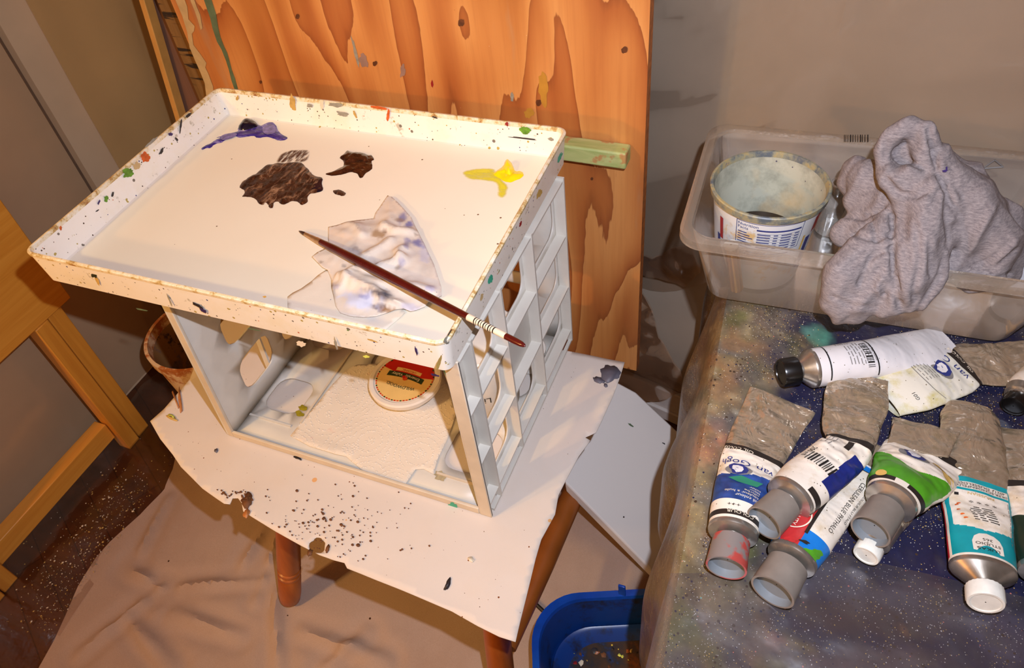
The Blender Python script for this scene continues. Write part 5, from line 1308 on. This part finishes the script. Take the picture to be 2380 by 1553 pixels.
md = tmp.modifiers.new('r', 'REMESH'); md.mode = 'VOXEL'; md.voxel_size = .0018; md.use_smooth_shade = True
ms = tmp.modifiers.new('s', 'SMOOTH'); ms.factor = .5; ms.iterations = 2
bpy.context.view_layer.update()
me = bpy.data.meshes.new_from_object(tmp.evaluated_get(bpy.context.evaluated_depsgraph_get())); bpy.data.objects.remove(tmp)
me.polygons.foreach_set('use_smooth', [True] * len(me.polygons))
me.materials.clear(); me.materials.append(M['heather_jersey'])
rg = bpy.data.objects.new('grey_rag', me); COL.objects.link(rg)
tag(rg, 'bunched heather grey jersey rag hanging over the front of the storage box', 'rag')
me.update()
fv = min((v for v in me.vertices if v.normal.dot(CAM - v.co) > 0), key=lambda v: (PIX(v.co)[0] - 2196) ** 2 + (PIX(v.co)[1] - 396) ** 2 + 1e5 * max(0, (v.co - CAM).length - .78))
a_ = fv.normal.cross(Vector((0, 0, 1))).normalized(); b_ = fv.normal.cross(a_); g = MB(); c0_ = fv.co + fv.normal * .0012
g.add([c0_ + a_ * (x * .0022) + b_ * (y * .0022) for x, y in ((-1, -1), (-.3, -.9), (-.2, .1), (1.2, .1), (1.1, .8), (0, 1.1), (-.9, .6))], [tuple(range(7))], 'paint_violet'); g.build('paint_spot', rg, label='small violet paint spot')

# ------------------------------------------------------------------ paint tubes
class Tube:
    def __init__(s, name, lab, stations, cap, group='oil paint tubes on the table', crump=.0, seed=0, ground=True):
        """stations: (px, py, height of the axis over the table, half width, half thickness), cap end first"""
        pts = [P(a, c, ZT + h) for a, c, h, *_ in stations]
        s.th = thing(name, lab, 'paint tube', Vector((pts[0].x, pts[0].y, ZT)), group)
        s.c, s.a, s.b = [], [], []
        n = len(pts)
        for i in range(n - 1):
            p0, p1, p2, p3 = pts[max(i - 1, 0)], pts[i], pts[i + 1], pts[min(i + 2, n - 1)]
            for k in range(24):
                t = k / 24
                s.c.append(.5 * ((2 * p1) + (p2 - p0) * t + (2 * p0 - 5 * p1 + 4 * p2 - p3) * t * t + (3 * p1 - p0 - 3 * p2 + p3) * t ** 3))
                u = t * t * (3 - 2 * t); s.a.append(stations[i][3] + (stations[i + 1][3] - stations[i][3]) * u); s.b.append(stations[i][4] + (stations[i + 1][4] - stations[i][4]) * u)
        s.c.append(pts[-1]); s.a.append(stations[-1][3]); s.b.append(stations[-1][4])
        s.l = [0]
        for i in range(1, len(s.c)): s.l.append(s.l[-1] + (s.c[i] - s.c[i - 1]).length)
        s.L = s.l[-1]; s.crump = crump; s.seed = seed; s.d0 = (s.c[1] - s.c[0]).normalized(); s.cap = cap; s.ground = ground
    def frame(s, q):
        x = max(0, min(1, q)) * s.L; i = 1
        while i < len(s.l) - 1 and s.l[i] < x: i += 1
        t = (x - s.l[i - 1]) / max(1e-9, s.l[i] - s.l[i - 1]); c = s.c[i - 1].lerp(s.c[i], t)
        j0, j1 = max(0, i - 3), min(len(s.c) - 1, i + 2); tg = (s.c[j1] - s.c[j0]).normalized()
        w = tg.cross(Vector((0, 0, 1))).normalized(); return c, w, w.cross(tg), s.a[i - 1] + (s.a[i] - s.a[i - 1]) * t, s.b[i - 1] + (s.b[i] - s.b[i - 1]) * t
    def S(s, q, th, off=0):
        c, w, n, a, b = s.frame(q); cs, sn = math.cos(th), math.sin(th)
        fl = sm(0.05, .35, q)
        k = s.crump * fl * (fbm(q * s.L, th * .012, s.seed, 55) + .7 * (abs(nz(q * s.L, th * .02, s.seed + 4, 38)) - .3))
        p = c + w * (a * cs) + n * (b * sn + (k + off) * (1 if sn > -.2 else .2))
        if s.ground and p.z < ZT - .0005: p.z = ZT - .0005
        return p
    def U(s, q, u, off=.0007): return s.S(q, math.pi / 2 * (1 - u), off)
    def body(s, matf, nq=160, nt=96, extra=None):
        g = MB(); vs = [s.S(i / nq, 2 * math.pi * k / nt) for i in range(nq + 1) for k in range(nt)]
        o = 0; buckets = {}
        for i in range(nq):
            for k in range(nt):
                th = 2 * math.pi * (k + .5) / nt; u = 1 - th / (math.pi / 2); top = th <= math.pi
                u = u if top else (9 if th < 1.5 * math.pi else -9)
                if not top: u = -1.2 if th < 1.5 * math.pi else 1.2
                buckets.setdefault(matf((i + .5) / nq, u), []).append((i * nt + k, i * nt + (k + 1) % nt, (i + 1) * nt + (k + 1) % nt, (i + 1) * nt + k))
        first = True
        for m, f in buckets.items():
            if first: g.add(vs, [tuple(reversed(q)) for q in f], m, True); first = False
            else:
                k0 = g.mat(m)
                for q in f: g.f.append(list(reversed(q))); g.mi.append(k0); g.sm.append(True)
        e = g.mat(matf(1, 0)); g.f.append([nq * nt + k for k in range(nt)]); g.mi.append(e); g.sm.append(False)
        if extra: extra(s, g)
        o = g.build('tube_body', s.th)
        # crimped end
        return o
    def crimp(s, w, m='bare_metal', h=.005, t=.0016):
        c, wv, n, a, b = s.frame(1); tg = n.cross(wv)
        g = MB(); g.bar(c - tg * .001, c - tg * .001 + tg * h, w * 2, t * 2, m, n); g.build('crimped_end', s.th, bevel=.0006)
    def loop(s, d, ka, kb):
        c, w, n, a, b = s.frame(0); o = c - s.d0 * d
        return [o + w * (ka * math.cos(2 * math.pi * k / 48)) + n * (kb * math.sin(2 * math.pi * k / 48)) for k in range(48)]
    def head(s, neck=.008, capr=.015, capl=.022, style='flip', capm='grey_cap', sh=.009, mats=None, neckl=.003):
        _, _, _, a, b = s.frame(0)
        g = MB(); lp = [s.loop(-.001, a * 1.005, b * 1.005), s.loop(.0015, a * 1.01, b * 1.01), s.loop(.003, a * .98, b * .98), s.loop(sh, neck * 1.15, neck * 1.15), s.loop(sh + neckl, neck, neck)]
        g.rings([list(reversed(l)) for l in lp], 'bare_metal', True, fill='bare_metal'); g.build('shoulder', s.th)
        d = sh + neckl * .7; g = MB(); r = capr
        if style == 'flip':     # big hollow-ended cap
            prof = [(d, r * .86), (d + .001, r * .93), (d + capl, r), (d + capl, r * .90), (d + capl - .007, r * .86), (d + capl - .0075, .0005)]
            lp = [s.loop(x, q, q) for x, q in prof]
            g.rings([list(reversed(l)) for l in lp], capm, True, mats=[capm] * 3 + ['cap_inside'] * 2, closed_end=True)
        else:                   # small ridged screw cap
            n = 48; lp = []
            for x, q in [(d, r * .96), (d + .0006, r), (d + capl - .0015, r), (d + capl, r * .93), (d + capl, r * .8), (d + capl - .0008, r * .78), (d + capl - .0008, .0005)]:
                l = s.loop(x, q, q)
                if q > r * .95:
                    c0 = sum(l, Vector()) / len(l); l = [c0 + (p - c0) * (1.0 if k % 2 else .965) for k, p in enumerate(l)]
                lp.append(l)
            g.rings([list(reversed(l)) for l in lp], capm, False, closed_end=True)
        g.build('cap', s.th)
    # lettering across the tube (reads with its top towards the cap) and along it
    def across(s, q0, u0):
        c, w, n, a, b = s.frame(q0); return lambda x, y: s.U(q0 - y / s.L, u0 - x / (a * 1.15))
    def along(s, q0, u0):
        c, w, n, a, b = s.frame(q0); return lambda x, y: s.U(q0 - x / s.L, u0 + y / (a * 1.15))
def quad(g, f, x0, y0, x1, y1, m, n=4):
    for k in range(n):
        a, c = x0 + (x1 - x0) * k / n, x0 + (x1 - x0) * (k + 1) / n
        v = [f(a, y0), f(c, y0), f(c, y1), f(a, y1)]
        nn = (v[1] - v[0]).cross(v[3] - v[0])
        g.add(v, [(0, 1, 2, 3) if nn.z > 0 else (3, 2, 1, 0)], m)
def poly(g, f, pts, m): 
    v = [f(x, y) for x, y in pts]; c = f(sum(p[0] for p in pts) / len(pts), sum(p[1] for p in pts) / len(pts)); n = len(v)
    g.add(v + [c], [(k, (k + 1) % n, n) for k in range(n)], m)
def portrait(g, f, k):
    """the little head printed on the label: grey oval, dark hair, pale face with closed eye"""
    lift = lambda d: (lambda x, y: f(x, y) + Vector((0, 0, d)))
    poly(g, lift(.0001), [(k * .95 * math.cos(a), k * (.1 + .62 * math.sin(a))) for a in [2 * math.pi * i / 26 for i in range(26)]], 'pencil_grey')
    poly(g, lift(.0004), [(k * x, k * y) for x, y in ((-.62, .42), (-.7, .05), (-.5, -.38), (-.1, -.62), (.35, -.66), (.7, -.4), (.62, .0), (.45, .2), (.3, .62), (-.1, .72))], 'ink_blue')
    poly(g, lift(.0007), [(k * x, k * y) for x, y in ((-.3, .4), (-.38, .1), (-.28, -.25), (.05, -.42), (.38, -.36), (.42, -.1), (.36, .02), (.42, .12), (.2, .3), (.05, .55))], 'label_clean')
    poly(g, lift(.0010), [(k * x, k * y) for x, y in ((-.02, -.02), (.16, -.09), (.16, -.05), (-.02, .03))], 'ink_blue')
    poly(g, lift(.0010), [(k * x, k * y) for x, y in ((.05, .25), (.2, .2), (.18, .26))], 'ink_blue')
def barcode(g, f, w, h, n=22, seed=1):
    r = random.Random(seed); x = 0
    while x < w:
        d = r.choice([.0005, .0005, .0009, .0013]); quad(g, f, x, 0, min(w, x + d), h, 'ink_black', 1); x += d + r.choice([.0006, .0009, .0013])
def lines(g, f, rows, w, gap, h=.0006, m='pencil_grey', seed=0):
    r = random.Random(seed)
    for k in range(rows):
        x = 0; 
        while x < w * r.uniform(.75, 1):
            d = r.uniform(.002, .006); quad(g, f, x, -k * gap, min(x + d, w), -k * gap + h, m, 1); x += d + .0012

# 1 white tube with black cap, lying under the edge of the box
t = Tube('paint_tube', 'white paint tube with black cap lying next to the storage box', [(1887, 856, .0185, .0185, .0185), (1950, 846, .018, .019, .018), (2020, 835, .016, .021, .0155), (2120, 820, .010, .025, .0095), (2215, 806, .004, .028, .003)], None, crump=.0008, seed=2)
def ex(s, g):
    for q in (.065, .36):
        for k in range(20):
            u0, u1 = -1.05 + 2.1 * k / 20, -1.05 + 2.1 * (k + 1) / 20; g.add([s.U(q, u0, .0004), s.U(q, u1, .0004), s.U(q + .009, u1, .0004), s.U(q + .009, u0, .0004)], [(3, 2, 1, 0)], 'ink_black')
    f = s.across(.30, .42); lines(g, f, 4, .016, .0028, seed=1)
    f = s.across(.20, .5); lines(g, f, 5, .018, .0032, .0008, seed=2)
    f = s.across(.16, -.3); lines(g, f, 6, .012, .0022, seed=3)
    f = s.across(.34, .62); barcode(g, lambda x, y: f(x, y), .021, .0062, seed=4)
t.body(lambda q, u: 'label_clean', extra=ex); t.head(.0085, .0135, .016, 'screw', 'black_plastic', .012)

# 2 white and yellowed tube with the olive, flattened tail
t = Tube('paint_tube', 'flattened white paint tube smeared yellow with an olive crumpled tail', [(2050, 925, .007, .023, .007), (2120, 893, .0095, .030, .009), (2190, 868, .007, .029, .0065), (2245, 846, .0045, .025, .0038), (2310, 846, .0035, .026, .0025), (2480, 836, .0035, .027, .0022)], None, crump=.0022, seed=8)
def ex(s, g):
    f = s.across(.435, .42); g.text('van Gogh', f, .0098, 'ink_blue')
    portrait(g, s.across(.345, -.02), .0105)
    lines(g, s.across(.22, .15), 6, .018, .0034, seed=7)
    g.text('G01', s.across(.12, .5), .0045, 'ink_black')
    for k in range(18):
        u0, u1 = -.75 + 1.5 * k / 18, -.75 + 1.5 * (k + 1) / 18; q0, q1 = .235 + .035 * (1 - (u0 / .75) ** 2) * -1, .235 - .035 * (1 - (u1 / .75) ** 2)
        g.add([s.U(q0, u0), s.U(q1, u1), s.U(q1 + .0035, u1), s.U(q0 + .0035, u0)], [(3, 2, 1, 0)], 'pencil_grey')
    g.text('OIL COLOUR', lambda x, y: s.across(.492, .35)(x, y) + Vector((0, 0, .0005)), .0045, 'cream')
t.body(lambda q, u: 'label_yellowed' if q < .455 else ('band_black' if q < .505 else 'tube_silver'), extra=ex)

# 3 blue tube with the dirty red cap
t = Tube('paint_tube', 'blue and white paint tube with red smeared cap lying furthest left', [(1704, 1236, .0185, .0195, .0185), (1714, 1185, .017, .021, .0165), (1728, 1130, .012, .023, .0115), (1748, 1068, .007, .0255, .006), (1780, 1000, .004, .028, .0028), (1818, 930, .003, .031, .0018)], None, crump=.0026, seed=12)
def ex(s, g):
    g.text('van Gogh', s.across(.435, .62), .0100, 'ink_blue'); portrait(g, s.across(.36, -.22), .0095)
    g.text('COLOUR', s.across(.052, .45), .0040, 'cream'); g.text('512', s.across(.095, .62), .0052, 'ink_black'); g.text('+++', s.across(.095, .05), .0046, 'ink_black')
    for k in range(5): g.text(('oil colour', 'couleur a huile', 'olfarbe', 'kleur', 'color')[k], s.across(.15 + .022 * k, .45), .0036, 'cream')
    g.text('OIL COLOUR', lambda x, y: s.across(.527, .0)(x, y), .0044, 'cream')
    poly(g, s.across(.285, .02), [(x * .011, y * .006) for x, y in ((-1, -.6), (.3, -.8), (1, .1), (.4, .9), (-.7, .7))], 'teal_green')
def mf(q, u):
    if q < .022: return 'label_white'
    if q < .058: return 'band_black'
    if q < .118: return 'label_white'
    if q < .335 + .02 * math.sin(u * 2): return 'mid_blue'
    if q < .512: return 'label_white'
    return 'band_black' if q < .548 else 'tube_silver'
t.body(mf, extra=ex); t.head(.009, .0155, .0255, 'flip', 'red_cap', .006)

# 4 tube lying across the others, bent, with a shiny silver tail standing up
t = Tube('paint_tube', 'white and navy paint tube with barcode lying across two others, silver tail bent upward', [(1838, 1156, .036, .0195, .019), (1880, 1116, .034, .0215, .015), (1930, 1076, .030, .021, .010), (1972, 1040, .025, .019, .006), (1978, 985, .019, .024, .004), (1990, 930, .018, .027, .004), (1998, 882, .016, .024, .0022)], None, crump=.0036, seed=17, ground=False)
def ex(s, g):
    f = s.across(.19, .30)
    barcode(g, s.across(.26, .34), .018, .014, seed=9)
    g.text('200 ml', s.along(.30, -.60), .0062, 'ink_black')
    lines(g, s.along(.46, -.35), 3, .02, .003, seed=5); quad(g, s.along(.48, -.05), 0, 0, .012, .0035, 'band_black')
def mf(q, u):
    if q < .02: return 'label_white'
    if q < .055 and u > .3: return 'band_black'
    if .12 < q < .42 and u > .34 - .1 * q: return 'royal_blue'
    if q < .49: return 'label_white'
    return 'band_black' if q < .525 else 'tube_silver'
t.body(mf, extra=ex); t.head(.009, .0150, .027, 'flip', 'grey_cap', .006); t.crimp(.024, 'tube_silver', .007, .0012)

# 5 blue and white tube with the red label, cap towards us
t = Tube('paint_tube', 'blue red and white paint tube with grey cap lying nearest the camera', [(1842, 1296, .0180, .0190, .0178), (1872, 1245, .0165, .0215, .0150), (1912, 1180, .012, .023, .0105), (1955, 1115, .008, .025, .006), (1990, 1062, .006, .026, .003), (2018, 1025, .005, .027, .0018)], None, crump=.0012, seed=21)
def ex(s, g):
    g.text('CERULEAN BLUE PHTHALO', s.along(.665, .40), .0056, 'ink_black'); g.text('COLOUR BLU FTALO', s.along(.60, .66), .0042, 'ink_black')
    f = s.along(.185, -.34); poly(g, f, [(.0125 * math.cos(a), .008 * math.sin(a)) for a in [2 * math.pi * i / 28 for i in range(28)]], 'cream')
    h = lambda x, y: f(x, y) + Vector((0, 0, .0004)); poly(g, h, [(.0117 * math.cos(a), .0072 * math.sin(a)) for a in [2 * math.pi * i / 28 for i in range(28)]], 'red_label')
    h2 = lambda x, y: f(x, y) + Vector((0, 0, .0008)); g.text('QUALITY', lambda x, y: h2(x, y - .0015), .0050, 'cream', 'CENTER')
    g.text('AM', s.along(.38, -.42), .0105, 'cream')
    for k in range(14):
        q = .10 + .55 * k / 14; g.add([s.U(q, -.02), s.U(q, .06), s.U(q + .04, .06), s.U(q + .04, -.02)], [(3, 2, 1, 0)], 'band_black')
    for (q, u, rx, ry, m) in ((.015, .45, .006, .004, 'green_label'), (.05, .55, .004, .003, 'green_label'), (.02, -.2, .004, .003, 'red_label'), (.045, .1, .003, .0016, 'band_black')):
        poly(g, s.across(q, u), rough_poly(0, 0, rx, ry, .3, .3, 5, 14), m)
def mf(q, u):
    if q < .13 and u > .02: return 'sky_blue'
    if q < .045: return 'sky_blue' if u < -.5 else 'red_label'
    if .80 > q > .755 and u > -1: return 'band_black' if q < .765 else 'sky_blue'
    if q >= .80: return 'label_clean' if q < .815 else 'tube_silver'
    if u < .0: return 'red_label' if u > -.9 else 'sky_blue'
    return 'label_white'
t.body(mf, extra=ex); t.head(.009, .0168, .0275, 'flip', 'grey_cap', .006)

# 6 green tube, tail folded back over itself
t = Tube('paint_tube', 'green and white paint tube with folded silver tail and grey cap', [(2072, 1164, .030, .0195, .0195), (2092, 1135, .028, .0245, .0175), (2120, 1100, .021, .0310, .0125), (2146, 1066, .013, .0320, .007), (2156, 1030, .0075, .030, .003), (2160, 990, .006, .0300, .0018)], None, crump=.0028, seed=27)
def ex(s, g):
    portrait(g, s.across(.43, -.12), .0100)
    g.text('OIL COLOUR', s.across(.665, .25), .0045, 'cream'); poly(g, s.across(.075, -.52), [(.004 * math.cos(a), .003 * math.sin(a)) for a in [2 * math.pi * i / 14 for i in range(14)]], 'paint_ochre')
    poly(g, s.across(.47, .5), rough_poly(0, 0, .012, .0022, -.5, .4, 3, 18), 'paint_ochre'); poly(g, s.across(.40, .55), rough_poly(0, 0, .008, .0025, -.6, .4, 6, 18), 'paint_ochre')
def mf(q, u):
    if q < .03: return 'label_white'
    if q < .07: return 'band_black' if abs(u) > .15 else 'label_white'
    if q < .37 - .10 * math.exp(-((u + .02) / .42) ** 2) and u < .9 - .5 * max(0, q - .2): return 'green_label'
    if q < .635: return 'label_white'
    return 'band_black' if q < .70 else 'tube_silver'
t.body(mf, 260, 160, extra=ex); t.head(.009, .0150, .0295, 'flip', 'grey_cap', .007)
g = MB(); fl = [P(2090, 975, ZT + .020), P(2236, 990, ZT + .018), P(2238, 1002, ZT + .019), P(2208, 1060, ZT + .020), P(2062, 1036, ZT + .021), P(2068, 1010, ZT + .021)]
nb = 26; gv = []; gf = []
for j in range(nb + 1):
    for i in range(nb + 1):
        u, v = i / nb, j / nb; p = P(2080, 972, ZT + .0195).lerp(P(2238, 992, ZT + .0175), u).lerp(P(2060, 1038, ZT + .021).lerp(P(2206, 1062, ZT + .020), u), v)
        gv.append(p + Vector((0, 0, .0016 * fbm(u, v, 3, 3) - .010 * max(0, .18 - v) / .18)))
for j in range(nb):
    for i in range(nb): k = j * (nb + 1) + i; gf.append((k + nb + 1, k + nb + 2, k + 1, k))
g.add(gv, gf, 'tube_silver', True); g.build('folded_tail', t.th, solid=.0022)

# 7 small silver tube with the white screw cap under the green one
t = Tube('paint_tube', 'small silver paint tube with white screw cap under the green tube', [(2034, 1254, .0130, .0125, .0125), (2052, 1222, .0125, .0135, .0115), (2078, 1180, .009, .016, .006), (2105, 1130, .006, .018, .0025)], None, crump=.0006, seed=31)
t.body(lambda q, u: 'bare_metal' if q < .3 else 'tube_silver', 60, 40); t.head(.006, .0102, .010, 'screw', 'white_cap', .006)

# 8 teal and white tube, rounded silver tail
t = Tube('paint_tube', 'teal and white paint tube with cream screw cap and rounded silver tail at the right', [(2284, 1326, .0165, .0225, .0160), (2277, 1250, .013, .0235, .0125), (2270, 1180, .010, .0250, .009), (2265, 1110, .008, .0255, .0075), (2259, 1030, .0085, .0255, .008), (2254, 975, .0085, .0235, .0075), (2250, 948, .008, .0185, .006), (2249, 938, .007, .010, .003)], None, crump=.0022, seed=36)
def ex(s, g):
    f = s.across(.085, .0); poly(g, f, [(x * .0092, y * .0150) for x, y in ((-.85, -.6), (.85, -.6), (.85, .1), (.7, .5), (.4, .75), (0, .85), (-.4, .75), (-.7, .5), (-.85, .1))][::-1] and [(x * .0092, -y * .0128 + .001) for x, y in ((-.85, -.6), (.85, -.6), (.85, .1), (.7, .5), (.4, .75), (0, .85), (-.4, .75), (-.7, .5), (-.85, .1))], 'label_white')
    h = lambda q: (lambda x, y: s.across(q, .0)(x, y) + Vector((0, 0, .0005)))
    g.text('LUKAS', h(.052), .0038, 'ink_black', 'CENTER'); g.text('STUDIO', h(.082), .0036, 'ink_black', 'CENTER'); g.text('365', h(.108), .0036, 'ink_black', 'CENTER')
    for k in range(7): lines(g, s.across(.222 + .013 * k, .30 - .02 * k), 1, .013, .002, .0008, 'ink_black', k)
    g.text('* * * *', s.across(.35, .3), .006, 'ink_black'); quad(g, s.across(.375, -.42), 0, 0, .003, .0025, 'ink_black', 1)
    g.text('PRUSSIAN', s.across(.385, .28), .0034, 'paint_ochre'); g.text('40211 DUSSELDORF', s.across(.445, .55), .0036, 'ink_black'); g.text('DR.FR.SCHOENFELD GMBH & CO', s.across(.425, .62), .0034, 'ink_black')
    lines(g, s.along(.38, .78), 3, .05, .0026, seed=4)
    poly(g, s.across(.405, -.80), [(.0036 * math.cos(a), .0036 * math.sin(a)) for a in [2 * math.pi * i / 18 for i in range(18)]], 'ink_black'); k_ = s.across(.405, -.80); poly(g, lambda x, y: k_(x, y) + Vector((0, 0, .0004)), [(.0028 * math.cos(a), .0028 * math.sin(a)) for a in [2 * math.pi * i / 18 for i in range(18)]], 'label_white')
    for (q, u) in ((.30, -.5), (.27, -.48), (.24, -.42), (.22, -.36), (.31, -.45)): poly(g, s.across(q, u), rough_poly(0, 0, .0014, .0008, .3, .3, 4, 10), 'paint_orange')
def mf(q, u):
    if q < .018: return 'label_white'
    if q > .485: return 'tube_silver'
    if q > .455: return 'teal'
    if abs(u) > .80: return 'label_white' if u > -.95 else 'salsa_red'
    if q < .165 + .03 * abs(u): return 'teal'
    if abs(u) > .66: return 'teal'
    if q > .41: return 'label_white'
    return 'teal' if q > .395 else 'label_white'
t.body(mf, 220, 128, extra=ex); t.head(.008, .0128, .0125, 'screw', 'white_cap', .013, neckl=.004)

# 9 tube cut by the right edge of the picture
t = Tube('paint_tube', 'white and black paint tube with silver tail cut off by the right picture edge', [(2440, 1330, .0165, .0210, .0160), (2425, 1240, .012, .0225, .0115), (2412, 1140, .008, .024, .007), (2398, 1070, .006, .0255, .0045), (2384, 1002, .004, .0245, .002)], None, crump=.0020, seed=41)
t.body(lambda q, u: 'dark_green' if q < .30 else ('label_white' if q < .52 else ('band_black' if q < .57 else 'tube_silver'))); t.head(.008, .0145, .02, 'flip', 'grey_cap', .006)

# 10 black-capped tube at the upper right edge
t = Tube('paint_tube', 'paint tube with black cap facing down under the olive tail at the right edge', [(2372, 918, .0125, .0125, .0125), (2388, 895, .0125, .0135, .0120), (2430, 870, .010, .016, .0085), (2500, 850, .006, .018, .0035)], None, crump=.0006, seed=44)
t.body(lambda q, u: 'label_white' if q > .08 else 'bare_metal', 50, 40); t.head(.0085, .0105, .011, 'screw', 'black_plastic', .004)
